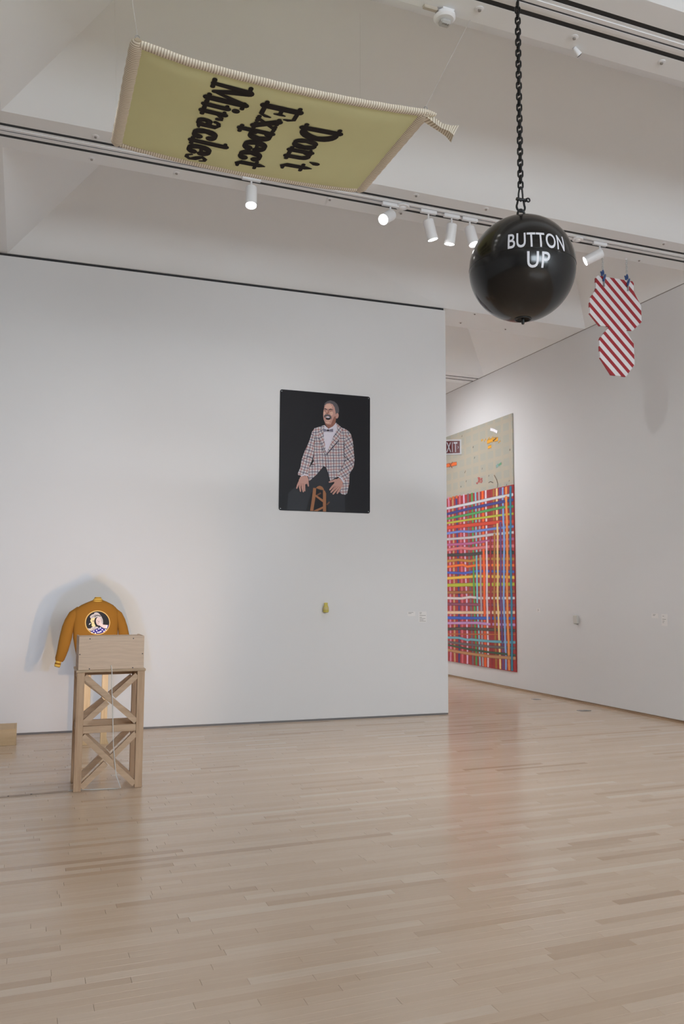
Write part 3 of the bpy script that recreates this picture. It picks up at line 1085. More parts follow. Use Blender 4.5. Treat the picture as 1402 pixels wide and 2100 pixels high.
_cc = ck.math('ADD', _ox.outputs[0], ck.math('DIVIDE', _ox.outputs[2], KS))
_st = ck.band(_cc, PER, 0.45, -c_loc + PER * 20)
ck.l.new(ck.mix(_st, lin((226, 222, 224)), lin((158, 40, 48))), cb.inputs['Base Color'])
cutout = thing('striped_cutout', anchor, 'red and white diagonally striped board cutout of two stacked polygons', 'artwork')
build('board', MB().slab([s7(*q) for q in cut], (0, 0.022, 0)), stc, cutout)
blue = mat('blue_enamel', (52, 82, 136), 0.4, vary=0.05)
for (cx, top, ch0, side) in ((350, 465, (340, 300), 'left'), (662, 522, (640, 318), 'right')):
    clip = thing('hanging_clamp', s7(cx, top), 'blue spring clamp gripping the %s top corner of the striped cutout' % side, 'clamp', 'clamps on the striped cutout')
    a = lambda x, y, dy=0.0: s7(cx + x, top + y, dy)
    build('jaw', MB().beam(a(18, 60, -0.012), a(14, 215, -0.006), 0.016, 0.012, (0, 1, 0)), STEEL, clip)
    build('jaw', MB().beam(a(18, 60, 0.030), a(14, 150, 0.030), 0.016, 0.010, (0, 1, 0)), STEEL, clip)
    build('lever', MB().tube([a(34, 60, -0.016), a(22, 100, -0.02), a(8, 145, -0.016)], [0.009, 0.013, 0.010], 8), blue, clip, smooth=True)
    build('lever', MB().tube([a(-26, 20, 0.03), a(-10, 50, 0.02), a(-12, 80, 0.012)], [0.008, 0.012, 0.010], 8), blue, clip, smooth=True)
    build('swivel', MB().tube([a(0, 0, 0.01), a(4, 30, 0.008), a(10, 62, 0.008)], [0.008, 0.013, 0.009], 8), blue, clip, smooth=True)
    t0, t1 = s7(cx, top, 0.01), s7(*ch0, 0.01)
    t1.x = t0.x - 0.003
    t1.z = ZC
    hc = thing('hanging_chain', t1, 'pale steel chain holding the %s corner of the striped cutout' % side, 'chain', 'chains of the striped cutout')
    nl = int((t1.z - t0.z) / 0.021)
    lk = link_mesh('link', 0.032, 0.019, 0.0036, 6, 6)
    lk.data.materials[0] = WIRE
    for i in range(nl):
        o = lk if i == 0 else lk.copy()
        if i:
            COL.objects.link(o)
        o.parent = hc
        o.location = (t0.x - t1.x, t0.y - t1.y, t0.z + 0.010 + (t1.z - t0.z - 0.018) * i / max(nl - 1, 1) - t1.z)
        o.rotation_euler = (0, 0, math.radians(90 * (i % 2) + 20))
    build('ceiling_eye', MB().lathe([(0.012, 0), (0.012, -0.006), (0.005, -0.012)], Matrix.Translation(t1), 12), WHITEMET, hc)


# ------------------------------------------------------------------ portrait panel on the partition
PT = 0.006
c5 = lambda x, y, o=0.0: wallpt(540 + x / 5.608, 780 + y / 5.608, PT + o)
cTL, cTR, cBR, cBL = c5(190, 100), c5(1225, 190), c5(1225, 1530), c5(178, 1495)
pz0, pz1 = (cBL.z + cBR.z) / 2, (cTL.z + cTR.z) / 2
# position along the wall
al = lambda p: (Vector(p) - Vector((0, pw(0), 0))).dot(PD)
pu0, pu1 = (al(cTL) + al(cBL)) / 2, (al(cTR) + al(cBR)) / 2
P3 = lambda u, z, o: Vector((0, pw(0), 0)) + PD * u + Vector((0, 0, z)) + PN * o
outl = []
rr = 0.025
for (cu, cz, a0) in ((pu1 - rr, pz1 - rr, 0), (pu0 + rr, pz1 - rr, 90), (pu0 + rr, pz0 + rr, 180), (pu1 - rr, pz0 + rr, 270)):
    for i in range(6):
        a = math.radians(a0 + 18 * i)
        outl.append((cu + rr * math.cos(a), cz + rr * math.sin(a)))
portrait = thing('portrait_panel', P3((pu0 + pu1) / 2, pz0, 0.0), 'black panel with photograph of laughing man in checked jacket on white wall', 'photograph')
panelm = mat('print_black_ground', (27, 25, 29), 0.45, spec=0.22, vary=0.08, vscale=1.5)
build('panel', MB().slab([P3(u, z, 0.001) for u, z in outl], PN * (PT - 0.001)), panelm, portrait)
for (u, z) in ((pu0 + 0.02, pz0 + 0.022), (pu1 - 0.02, pz0 + 0.022), (pu0 + 0.02, pz1 - 0.022), (pu1 - 0.02, pz1 - 0.022)):
    M = Matrix.Translation(P3(u, z, PT)) @ Vector((0, 0, 1)).rotation_difference(PN).to_matrix().to_4x4()
    build('screw', MB().lathe([(0.006, 0), (0.005, 0.002)], M, 10), STEEL, portrait)

flat = lambda n, c: mat('print_' + n, c, 0.42, spec=0.3, vary=0.06, vscale=20)


def plaid(name, ang, ox=0.0):
    m, k, b = base(name, (220, 212, 212), 0.42, spec=0.3)
    sp = k.node('ShaderNodeSeparateXYZ')
    mp = k.node('ShaderNodeMapping')
    mp.inputs['Rotation'].default_value = (0, math.radians(ang), 0)
    k.l.new(k.obj(), mp.inputs['Vector'])
    # slight wobble so that the checks follow the cloth
    nz = k.node('ShaderNodeTexNoise')
    nz.inputs['Scale'].default_value = 5.0
    k.l.new(k.obj(), nz.inputs['Vector'])
    vm = k.node('ShaderNodeVectorMath', operation='SCALE')
    k.l.new(nz.outputs[1], vm.inputs[0])
    vm.inputs['Scale'].default_value = 0.03
    va = k.node('ShaderNodeVectorMath', operation='ADD')
    k.l.new(mp.outputs[0], va.inputs[0])
    k.l.new(vm.outputs[0], va.inputs[1])
    k.l.new(va.outputs[0], sp.inputs[0])
    col = lin((222, 214, 216))
    for ax in (0, 2):
        v = k.math('ADD', sp.outputs[ax], 10.0 + ox)
        thin = k.band(v, 0.0115, 0.26)
        col = k.mix(k.math('MULTIPLY', thin, 0.5), col, lin((92, 82, 92)))
    for ax in (0, 2):
        v = k.math('ADD', sp.outputs[ax], 10.0 + ox)
        navy = k.band(v, 0.069, 0.11, 0.0)
        red = k.band(v, 0.069, 0.10, 0.0345)
        col = k.mix(k.math('MULTIPLY', navy, 0.9), col, lin((38, 44, 84)))
        col = k.mix(k.math('MULTIPLY', red, 0.85), col, lin((148, 58, 48)))
    k.l.new(col, b.inputs['Base Color'])
    return m


PL0, PLL, PLR, PLA, PLB = plaid('print_check', 3), plaid('print_check_lapel', 28), plaid('print_check_lapel_turned', -38), plaid('print_check_sleeve', -14, 0.03), plaid('print_check_forearm', 33, 0.02)
skin, skin2, skin3 = flat('skin', (198, 150, 138)), flat('skin_shade', (150, 98, 84)), flat('skin_light', (222, 178, 160))
hairm, dark = flat('hair', (92, 86, 90)), flat('dark', (44, 34, 36))
shirt, tie = flat('shirt', (222, 216, 228)), flat('tie', (128, 122, 142))
trou, stool, stool2 = flat('trousers', (31, 30, 37)), flat('stool', (164, 108, 68)), flat('stool_shade', (110, 66, 40))
_lay = [0.0]


def lay():
    _lay[0] += 0.00025
    return _lay[0]


def pp(name, pts, m, parent=portrait, fn=None):
    o = lay()
    f = fn or c5
    return build(name, MB().poly([f(x, y, o) for x, y in pts]), m, parent)


def ell(cx, cy, rx, ry, n=20, rot=0.0):
    r = math.radians(rot)
    return [(cx + rx * math.cos(t) * math.cos(r) - ry * math.sin(t) * math.sin(r), cy + rx * math.cos(t) * math.sin(r) + ry * math.sin(t) * math.cos(r)) for t in [2 * math.pi * i / n for i in range(n)]]


def stroke(pts, ws):
    """outline of a thick line (2D), rounded tip"""
    L, R = [], []
    n = len(pts)
    for i, (x, y) in enumerate(pts):
        a, b = pts[max(i - 1, 0)], pts[min(i + 1, n - 1)]
        dx, dy = b[0] - a[0], b[1] - a[1]
        q = math.hypot(dx, dy) or 1
        w = ws[i] if isinstance(ws, (list, tuple)) else ws
        L.append((x - dy / q * w / 2, y + dx / q * w / 2))
        R.append((x + dy / q * w / 2, y - dx / q * w / 2))
    (x, y), (x0, y0) = pts[-1], pts[-2]
    a0 = math.atan2(y - y0, x - x0)
    w = (ws[-1] if isinstance(ws, (list, tuple)) else ws) / 2
    tip = [(x + w * math.cos(a0 + b), y + w * math.sin(a0 + b)) for b in (0.9, 0.35, -0.35, -0.9)]
    return L + tip + R[::-1]


pp('printed_trousers', [(380, 1210), (520, 1140), (690, 1000), (735, 1010), (770, 1150), (870, 1285), (935, 1318), (940, 1512), (745, 1512), (722, 1290), (592, 1245), (545, 1300), (490, 1495), (270, 1488), (285, 1300)], trou)
pp('printed_stool', stroke([(660, 1295), (612, 1325)], 18), stool2)
pp('printed_stool', stroke([(728, 1432), (756, 1402)], 16), stool2)
pp('printed_stool', stroke([(598, 1325), (685, 1388)], [20, 26]), stool)
pp('printed_stool', [(572, 1500), (690, 1448), (690, 1472), (620, 1505)], stool)
pp('printed_stool', [(572, 1236), (606, 1240), (600, 1330), (572, 1502), (536, 1500), (556, 1370)], stool)
pp('printed_stool', [(684, 1262), (706, 1268), (720, 1300), (720, 1509), (684, 1508)], stool)
pp('printed_stool', [(603, 1238), (622, 1220), (648, 1212), (676, 1224), (692, 1246), (698, 1264), (650, 1256)], stool)
# shirt, neck, head
pp('printed_shirt', [(700, 512), (735, 545), (836, 488), (850, 560), (800, 700), (716, 842), (690, 640)], shirt)
pp('printed_neck', [(708, 500), (745, 558), (800, 528), (826, 498), (836, 430), (700, 440)], skin2)
pp('printed_hair', [(694, 300), (706, 262), (735, 240), (770, 230), (815, 244), (846, 272), (864, 310), (870, 350), (862, 384), (838, 392), (800, 330), (740, 280)], hairm)
pp('printed_ear', ell(846, 408, 18, 32, 16, 8), skin)
pp('printed_face', [(703, 290), (725, 268), (760, 262), (795, 275), (818, 310), (828, 360), (832, 410), (826, 455), (806, 490), (775, 508), (735, 506), (708, 488), (692, 450), (686, 405), (690, 350)], skin)
pp('printed_forehead', [(712, 292), (735, 274), (765, 274), (790, 300), (785, 325), (710, 322)], skin3)
pp('printed_cheek', ell(700, 378, 12, 24, 14), skin3)
pp('printed_cheek', ell(782, 380, 18, 26, 14), skin3)
pp('printed_jaw_shade', [(832, 410), (826, 455), (806, 490), (775, 508), (790, 470), (812, 420)], skin2)
pp('printed_brow', stroke([(694, 330), (712, 328), (730, 338)], [6, 12, 7]), dark)
pp('printed_brow', stroke([(750, 342), (770, 332), (796, 338)], [7, 12, 6]), dark)
pp('printed_eye', stroke([(696, 348), (722, 352)], 7), skin2)
pp('printed_eye', stroke([(756, 354), (790, 352)], 7), skin2)
pp('printed_nose', [(732, 338), (744, 340), (752, 372), (742, 388), (722, 384), (718, 374)], skin2)
pp('printed_nose_light', [(728, 342), (737, 345), (736, 374), (724, 372)], skin3)
pp('printed_moustache', [(698, 404), (712, 392), (738, 390), (766, 398), (782, 420), (784, 446), (770, 436), (754, 414), (736, 408), (716, 416), (704, 432), (696, 424)], hairm)
pp('printed_mouth', [(712, 432), (722, 418), (746, 414), (768, 430), (772, 446), (752, 456), (724, 452)], dark)
pp('printed_teeth', [(718, 428), (728, 417), (748, 415), (764, 429), (748, 432), (730, 430)], shirt)
pp('printed_lip', stroke([(722, 462), (745, 466), (766, 458)], 10), skin3)
pp('printed_chin', ell(738, 486, 24, 10, 14), skin3)
# jacket
pp('printed_jacket', [(700, 514), (640, 535), (588, 550), (560, 590), (545, 650), (520, 720), (500, 790), (560, 840), (580, 930), (525, 1010), (512, 1092), (527, 1158), (610, 1085), (692, 985), (722, 1005), (742, 1060), (768, 1156), (850, 1110), (880, 1110), (905, 1215), (872, 1285), (900, 1308), (940, 1316), (962, 1300), (985, 1190), (988, 1080), (1000, 900), (1034, 760), (1024, 690), (1005, 620), (975, 580), (930, 555), (880, 536), (838, 488), (846, 560), (800, 690), (716, 845), (690, 620)], PL0)
pp('printed_sleeve', [(560, 590), (590, 700), (580, 830), (572, 900), (528, 990), (508, 1092), (430, 1096), (400, 1090), (395, 1070), (425, 1000), (440, 910), (468, 830), (500, 760), (530, 690)], PLA)
pp('printed_sleeve', [(1000, 620), (1026, 690), (1035, 790), (1048, 920), (1036, 1000), (1000, 1060), (925, 1170), (862, 1108), (870, 1060), (920, 980), (945, 900), (925, 860), (930, 740), (950, 640)], PLB)
pp('printed_lapel', [(688, 548), (622, 598), (642, 640), (634, 668), (712, 862), (722, 842), (702, 700), (690, 610)], PLL)
pp('printed_lapel', [(838, 490), (912, 556), (888, 618), (870, 690), (726, 858), (714, 850), (770, 740), (806, 640), (848, 560)], PLR)
for pts, w in (([(634, 668), (670, 770), (712, 866)], 5), ([(870, 690), (800, 770), (724, 860)], 5), ([(590, 640), (588, 760), (576, 880), (530, 990)], 5), ([(930, 690), (926, 860), (945, 910), (885, 1040)], 5), ([(716, 860), (722, 1000)], 4), ([(540, 960), (590, 975)], 8), ([(440, 915), (520, 880), (572, 905)], 5), ([(930, 870), (985, 925), (1046, 930)], 6)):
    pp('printed_fold', stroke(pts, w), dark)
pp('printed_button', ell(712, 868, 10, 10, 12), tie)
pp('printed_bow_tie', [(684, 552), (738, 570), (800, 556), (802, 592), (745, 582), (690, 592)], tie)
pp('printed_bow_knot', ell(742, 575, 12, 12, 12), dark)
# cuffs and hands
pp('printed_cuff', stroke([(432, 1102), (470, 1086), (508, 1092)], 14), shirt)
pp('printed_cuff', stroke([(868, 1108), (900, 1130), (920, 1168)], 14), shirt)
pp('printed_hand', [(424, 1110), (460, 1096), (505, 1098), (520, 1150), (498, 1190), (450, 1205), (410, 1190), (405, 1150)], skin)
for pts in ([(415, 1165), (395, 1205), (383, 1240)], [(422, 1175), (418, 1230), (426, 1275)], [(442, 1180), (448, 1235), (458, 1280)], [(465, 1175), (470, 1225), (474, 1270)], [(502, 1130), (510, 1180), (516, 1215)]):
    pp('printed_finger', stroke(pts, [26, 21, 15]), skin)
pp('printed_hand', [(868, 1120), (912, 1170), (908, 1215), (880, 1240), (830, 1220), (812, 1170), (835, 1140)], skin)
for pts in ([(830, 1185), (795, 1220), (764, 1258)], [(845, 1205), (810, 1250), (778, 1286)], [(868, 1215), (835, 1265), (802, 1306)], [(892, 1215), (870, 1260), (848, 1298)], [(840, 1145), (800, 1158), (758, 1170)]):
    pp('printed_finger', stroke(pts, [28, 24, 17]), skin)
for pts in ([(432, 1185), (438, 1225)], [(455, 1185), (460, 1230)], [(838, 1215), (800, 1255)], [(858, 1222), (822, 1268)], [(880, 1225), (850, 1275)]):
    pp('printed_finger_gap', stroke(pts, 4), skin2)


# ------------------------------------------------------------------ woven painting on the right wall
YP0, YP1, ZP0, ZP1 = 11.09, 13.95, 0.275, 4.33
ZPM = 3.19
painting = thing('painting', (XR, (YP0 + YP1) / 2, ZP0), 'tall painting of woven spray stripes below a grey field on right wall', 'painting')
XP = XR - 0.02
red = mat('canvas_red', (152, 44, 46), 0.6, spec=0.2, vary=0.12, vscale=6)
grm, gk2, gb = base('canvas_grey', (170, 166, 152), 0.5, spec=0.2)
_g3 = gk2.obj()
_sp = gk2.node('ShaderNodeSeparateXYZ')
gk2.l.new(_g3, _sp.inputs[0])
_hy = gk2.band(_sp.outputs[2], 0.19, 0.35, 5.0)
_vx = gk2.band(_sp.outputs[1], 0.24, 0.3, 5.0)
_nn = gk2.noise(3.0, 3, _g3)
_fm = gk2.math('MULTIPLY', gk2.math('MAXIMUM', _hy, _vx), gk2.math('MULTIPLY', _nn, 0.5))
gk2.l.new(gk2.mix(_fm, lin((166, 164, 152)), lin((196, 172, 140))), gb.inputs['Base Color'])
build('canvas', MB().box(XP, XR - 0.001, YP0, YP1, ZP0, ZPM), red, painting)
build('canvas', MB().box(XP, XR - 0.001, YP0, YP1, ZPM, ZP1), grm, painting)
_pcache = {}


def spray(c, al=1.0):
    key = (c, al)
    if key in _pcache:
        return _pcache[key]
    m, k, b = base('spray_%d_%d_%d' % c, c, 0.6, spec=0.2, vary=0.05, vscale=10)
    f = k.node('ShaderNodeAttribute', attribute_name='soft').outputs['Fac']
    k.l.new(k.math('MULTIPLY', k.math('POWER', f, 0.8), al), b.inputs['Alpha'])
    _pcache[key] = m
    return m


_pl = [0.0]


def pstripe(pts, width, c, soft=0.35, al=1.0, clampz=True, lift=None):
    """sprayed line: pts in photograph pixels on the canvas, width in metres"""
    _pl[0] += 0.00006
    off = _pl[0] if lift is None else lift
    P = [at(x, y, (XP - off, 0, 0), (1, 0, 0)) for x, y in pts]
    # resample
    Q = []
    for i in range(len(P) - 1):
        for j in range(5):
            s = j / 5
            s2 = s * s * (3 - 2 * s)
            q = P[i].lerp(P[i + 1], s)
            Q.append(q)
    Q.append(P[-1])
    m = MB()
    sv = []
    n = len(Q)
    for i, q in enumerate(Q):
        t = Q[min(i + 1, n - 1)] - Q[max(i - 1, 0)]
        t.normalize()
        nn = Vector((0, -t.z, t.y))
        w = width * (1 + 0.08 * math.sin(i * 2.1 + width * 900))
        for k2, a in ((-0.5 - soft * 0.5, 0.0), (-0.5 + soft * 0.5, 1.0), (0.5 - soft * 0.5, 1.0), (0.5 + soft * 0.5, 0.0)):
            r = q + nn * (w * k2)
            if clampz:
                r.z = min(max(r.z, ZP0 + 0.001), ZP1 - 0.001)
                r.y = min(max(r.y, YP0 + 0.001), YP1 - 0.001)
            m.v.append(r)
            sv.append(a)
    for i in range(n - 1):
        for j in range(3):
            a = i * 4 + j
            m.f.append((a, a + 1, a + 5, a + 4))
    return build('painted_stripe', m, spray(c, al), painting, vattr={'soft': sv})


K = 7.789
A5 = lambda x, y: (900 + x / K, 1010 + y / K)
A6 = lambda x, y: (900 + x / K, 1190 + y / K)
MPX = 0.0077   # metres per photo pixel, vertical, at the middle of the canvas
# verticals: colour, width (crop px), x at C5 y=60 / C5 y=800 / C6 y=300 / C6 y=1300, over-segment in px rows
VERT = [((206, 132, 160), 26, (155, 170, 180, 186), None), ((190, 150, 106), 26, (215, 230, 242, 250), None), ((62, 62, 118), 26, (275, 295, 318, 322), None),
        ((204, 100, 112), 30, (330, 350, 370, 372), None), ((222, 184, 212), 24, (395, 405, 440, 455), None), ((112, 98, 102), 28, (460, 475, 505, 540), None),
        ((80, 146, 76), 28, (525, 545, 560, 598), (1164, 1222)), ((132, 192, 206), 24, (583, 595, 608, 655), (1140, 1236)), ((170, 156, 160), 26, (635, 655, 670, 698), (1138, 1250)),
        ((226, 96, 42), 36, (695, 710, 725, 740), (1126, 1262)), ((230, 212, 220), 26, (745, 760, 765, 785), (1110, 1278)), ((142, 42, 46), 28, (805, 820, 825, 845), (1100, 1283)),
        ((160, 106, 52), 32, (868, 885, 880, 910), (1094, 1300)), ((236, 206, 142), 28, (918, 935, 935, 975), (1073, 1312)), ((96, 66, 116), 30, (970, 985, 985, 1025), (1070, 1318)),
        ((132, 166, 216), 28, (1015, 1040, 1030, 1070), (1043, 1337)), ((226, 142, 76), 34, (1072, 1088, 1085, 1118), (1017, 1344)), ((46, 116, 142), 32, (1140, 1140, 1155, 1165), (1000, 1380))]


def vx_at(xs, ypx):
    ks = [(1010 + 60 / K), (1010 + 800 / K), (1190 + 300 / K), (1190 + 1300 / K)]
    if ypx <= ks[0]:
        return xs[0]
    for i in range(3):
        if ypx <= ks[i + 1]:
            s = (ypx - ks[i]) / (ks[i + 1] - ks[i])
            return xs[i] + (xs[i + 1] - xs[i]) * s
    return xs[3]


def vert(c, w, xs, y0, y1, soft):
    pts = []
    n = max(2, int((y1 - y0) / 25))
    for i in range(n + 1):
        y = y0 + (y1 - y0) * i / n
        pts.append((900 + (vx_at(xs, y) + 3 * math.sin(i * 1.9 + xs[0])) / K, y))
    # a column seen obliquely: convert its on-picture width to metres along the wall
    p0, p1 = at(pts[0][0], 1200, (XP, 0, 0), (1, 0, 0)), at(pts[0][0] + w / K, 1200, (XP, 0, 0), (1, 0, 0))
    return pstripe(pts, abs(p1.y - p0.y), c, soft)


def ytop(xc):   # canvas boundary and bottom edge rows at a crop column
    x = 900 + xc / K
    return 1019.5 - (x - 918) * 0.178


def ybot(xc):
    x = 900 + xc / K
    return 1355.5 + (x - 921) * 0.158


for c, w, xs, over in VERT:
    vert(c, w, xs, ytop(xs[0]), ybot(xs[3]), 0.3)
for i, (c, xc) in enumerate((((226, 142, 76), 100), ((132, 166, 216), 55), ((80, 146, 76), 10), ((230, 212, 220), -35), ((96, 66, 116), -80))):
    vert(c, 26, (xc, xc + 12, xc + 20, xc + 28), ytop(xc), ybot(xc), 0.3)
HOR = [((208, 212, 216), 34, 5, [(150, 250), (500, 175), (900, 85), (1215, 20)]), ((60, 62, 122), 36, 5, [(150, 340), (500, 255), (1000, 150), (1215, 105)]),
       ((76, 142, 82), 34, 5, [(150, 415), (500, 345), (1000, 240), (1215, 215)]), ((176, 176, 62), 28, 5, [(150, 485), (500, 430), (1000, 360), (1215, 330)]),
       ((192, 66, 46), 50, 5, [(150, 560), (500, 520), (950, 475), (1215, 462)]), ((106, 132, 198), 32, 5, [(150, 650), (350, 620), (500, 628), (900, 575), (1215, 535)]),
       ((198, 192, 194), 32, 5, [(150, 745), (500, 720), (850, 670), (1215, 630)]), ((172, 92, 132), 34, 5, [(150, 835), (500, 815), (800, 770), (1215, 735)]),
       ((208, 118, 122), 40, 5, [(150, 915), (350, 885), (500, 900), (800, 865), (1215, 850)]), ((54, 50, 48), 42, 5, [(150, 1000), (500, 990), (650, 972), (720, 956), (1220, 955)]),
       ((172, 122, 52), 38, 5, [(150, 1095), (300, 1075), (500, 1095), (650, 1060), (1220, 1060)]), ((226, 112, 46), 34, 5, [(150, 1185), (380, 1155), (450, 1185), (600, 1160), (1220, 1160)]),
       ((64, 86, 168), 34, 5, [(150, 1280), (400, 1290), (600, 1255), (1220, 1265)]), ((226, 186, 76), 38, 5, [(150, 1370), (500, 1345), (600, 1335), (1225, 1355)]),
       ((172, 176, 52), 46, 6, [(150, 80), (500, 70), (1225, 62)]), ((150, 96, 56), 40, 6, [(150, 195), (1225, 180)]), ((226, 216, 216), 32, 6, [(150, 285), (350, 290), (500, 268), (650, 285), (1225, 285)]),
       ((126, 66, 86), 38, 6, [(150, 380), (700, 390), (1225, 400)]), ((226, 196, 166), 38, 6, [(150, 515), (1235, 515)]), ((54, 92, 178), 38, 6, [(150, 600), (1235, 610)]),
       ((192, 146, 196), 34, 6, [(150, 685), (600, 680), (800, 700), (1235, 715)]), ((74, 66, 60), 38, 6, [(150, 780), (350, 770), (880, 790), (1235, 805)]),
       ((178, 96, 50), 16, 6, [(150, 858), (900, 868)]), ((106, 168, 184), 32, 6, [(150, 915), (320, 920), (460, 955), (500, 945), (800, 975), (1240, 995)]),
       ((100, 92, 92), 34, 6, [(150, 985), (400, 1020), (800, 1060), (1240, 1090)]), ((60, 82, 62), 28, 6, [(150, 1035), (500, 1105), (800, 1150), (1240, 1200)]),
       ((176, 128, 88), 40, 6, [(150, 1115), (400, 1160), (800, 1215), (1240, 1250)])]
for c, w, which, pts in HOR:
    fn = A5 if which == 5 else A6
    (xa, ya), (xb, yb) = pts[0], pts[1]
    lead = (-120, ya - (yb - ya) / (xb - xa) * 270)
    pts = [lead] + pts[:-1] + [(1245, pts[-1][1])]
    q0 = at(*fn(700, pts[2][1]), (XP, 0, 0), (1, 0, 0))
    q1 = at(*fn(700, pts[2][1] + w), (XP, 0, 0), (1, 0, 0))
    pstripe([fn(*q) for q in pts], abs(q0.z - q1.z) * 1.15, c, 0.35)
for c, w, xs, over in VERT:
    if over:
        vert(c, w, xs, over[0], min(over[1], ybot(xs[3])), 0.25)
# marks and a painted-on glare on the grey field (crop of 900,820 at the same scale)
A4 = lambda x, y: (900 + x / K, 820 + y / K)
for c, w, pts, al in (((222, 160, 48), 0.06, [(765, 675), (850, 640), (940, 628)], 0.95), ((222, 160, 48), 0.045, [(780, 762), (835, 740)], 0.95), ((222, 170, 70), 0.05, [(685, 630), (688, 660)], 0.9),
                       ((222, 170, 70), 0.06, [(730, 636), (736, 652)], 0.8), ((222, 170, 70), 0.06, [(845, 598), (850, 612)], 0.8), ((222, 170, 70), 0.06, [(960, 660), (965, 682)], 0.8),
                       ((222, 170, 70), 0.05, [(792, 606), (796, 622)], 0.8), ((226, 112, 58), 0.06, [(60, 1060), (140, 1046), (280, 1018)], 0.95), ((150, 100, 80), 0.02, [(160, 1010), (210, 1090)], 0.8),
                       ((150, 100, 80), 0.02, [(215, 990), (165, 1080)], 0.8), ((186, 96, 92), 0.022, [(640, 1235), (632, 1290), (612, 1338), (592, 1325)], 0.9), ((186, 96, 92), 0.022, [(622, 1235), (640, 1320)], 0.9),
                       ((186, 96, 92), 0.022, [(650, 1240), (655, 1325)], 0.9), ((186, 96, 92), 0.02, [(628, 1280), (660, 1275)], 0.9), ((186, 96, 92), 0.022, [(690, 1255), (668, 1265), (688, 1300), (668, 1325)], 0.9),
                       ((120, 186, 140), 0.09, [(970, 1010), (975, 1045)], 0.6), ((150, 196, 190), 0.07, [(925, 1030), (935, 1075)], 0.6), ((120, 104, 88), 0.018, [(880, 1200), (920, 1280), (935, 1340), (930, 1400)], 0.85),
                       ((110, 100, 90), 0.014, [(790, 1325), (820, 1305), (865, 1325)], 0.8), ((110, 100, 90), 0.012, [(425, 1130), (405, 1170)], 0.7), ((110, 100, 90), 0.012, [(690, 1085), (685, 1115)], 0.7),
                       ((70, 62, 50), 0.02, [(858, 640), (868, 655), (880, 640), (915, 612)], 0.9), ((60, 56, 52), 0.03, [(540, 752), (548, 758)], 0.8), ((60, 56, 52), 0.03, [(562, 922), (568, 928)], 0.8),
                       ((60, 56, 52), 0.03, [(1125, 798), (1135, 800)], 0.8), ((60, 56, 52), 0.03, [(362, 578), (368, 584)], 0.8), ((60, 56, 52), 0.03, [(430, 1298), (436, 1302)], 0.8), ((60, 56, 52), 0.025, [(345, 1385), (352, 1388)], 0.8),
                       ((60, 56, 52), 0.025, [(792, 1212), (798, 1216)], 0.8), ((60, 56, 52), 0.025, [(1075, 1354), (1080, 1360)], 0.8), ((60, 56, 52), 0.025, [(1115, 1292), (1120, 1296)], 0.8),
                       ((216, 110, 60), 0.07, [(175, 1562), (178, 1600)], 0.9), ((216, 110, 60), 0.07, [(228, 1545), (230, 1590)], 0.9), ((216, 110, 60), 0.07, [(278, 1530), (280, 1575)], 0.9)):
    o = pstripe([A4(*q) for q in pts], w, c, 0.4, al)
    o.name = 'painted_mark_or_glare'
o = pstripe([A4(818, 470), A4(870, 484), A4(928, 514)], 0.05, (246, 244, 248), 0.3)  # white glare on the canvas, laid on as a pale stroke
o.name = 'painted_mark_or_glare'

# ------------------------------------------------------------------ exit sign on the back of the partition
ES = Vector((PX1, 0, 0))
eN = (Vector((0, 0, 0)) - Vector((5.0, 10.1, 0))).normalized()
eN = Vector((-0.52, -0.86, 0)).normalized()
eP = Vector((5.28, 9.98, 3.5))
eD = Vector((-eN.y, eN.x, 0))
eD = Vector((0.86, -0.52, 0)).normalized()
ept = lambda px, py, o=0.0: at(px, py, eP + eN * o, eN)
e_tr, e_br = ept(945.7, 902), ept(945.7, 933)
el = lambda p: (Vector(p) - eP).dot(eD)
u1 = el(e_tr)
z1, z0 = e_tr.z, e_br.z
hgt = z1 - z0
u0 = u1 - hgt * 1.66
E3 = lambda u, z, o: eP + eD * u + Vector((0, 0, z - eP.z)) + eN * o
exitm = thing('exit_sign', E3((u0 + u1) / 2, z0, 0), 'dark red exit sign with white letters and frame beside the painting', 'exit sign')
fwid = hgt * 0.095
fr = MB()
for a0, a1, b0, b1 in ((u0, u1, z0, z0 + fwid), (u0, u1, z1 - fwid, z1), (u0, u0 + fwid, z0 + fwid, z1 - fwid), (u1 - fwid, u1, z0 + fwid, z1 - fwid)):
    fr.slab([E3(a0, b0, 0), E3(a1, b0, 0), E3(a1, b1, 0), E3(a0, b1, 0)], eN * 0.045)
build('frame', fr, WHITEMET, exitm)
build('face', MB().slab([E3(u0 + fwid, z0 + fwid, 0.004), E3(u1 - fwid, z0 + fwid, 0.004), E3(u1 - fwid, z1 - fwid, 0.004), E3(u0 + fwid, z1 - fwid, 0.004)], eN * 0.03), mat('exit_red', (112, 34, 38), 0.35, vary=0.05), exitm)
lw, lh = hgt * 0.92, hgt * 0.66
vs, fs = font_mesh('EXIT', lw, lh, 1.15)
m = MB()
m.add([E3(u1 - hgt * 0.255 - lw + q.x, z0 + hgt * 0.17 + q.y, 0.0352) for q in vs], fs)
build('lettering', m, letter, exitm)
m = MB()
ua = u1 - fwid - hgt * 0.07
zc2 = z0 + hgt * 0.48
m.poly([E3(ua - 0.016, zc2 + 0.022, 0.0354), E3(ua, zc2, 0.0354), E3(ua - 0.016, zc2 - 0.022, 0.0354), E3(ua - 0.016, zc2 - 0.016, 0.0354), E3(ua - 0.006, zc2, 0.0354), E3(ua - 0.016, zc2 + 0.016, 0.0354)])
build('arrow', m, letter, exitm)
pb = E3(u0 + 0.06, (z0 + z1) / 2, -0.005)
wb = Vector((min(pb.x, PX1 - 0.03), 0, pb.z))
wb.y = pw(wb.x) + TH
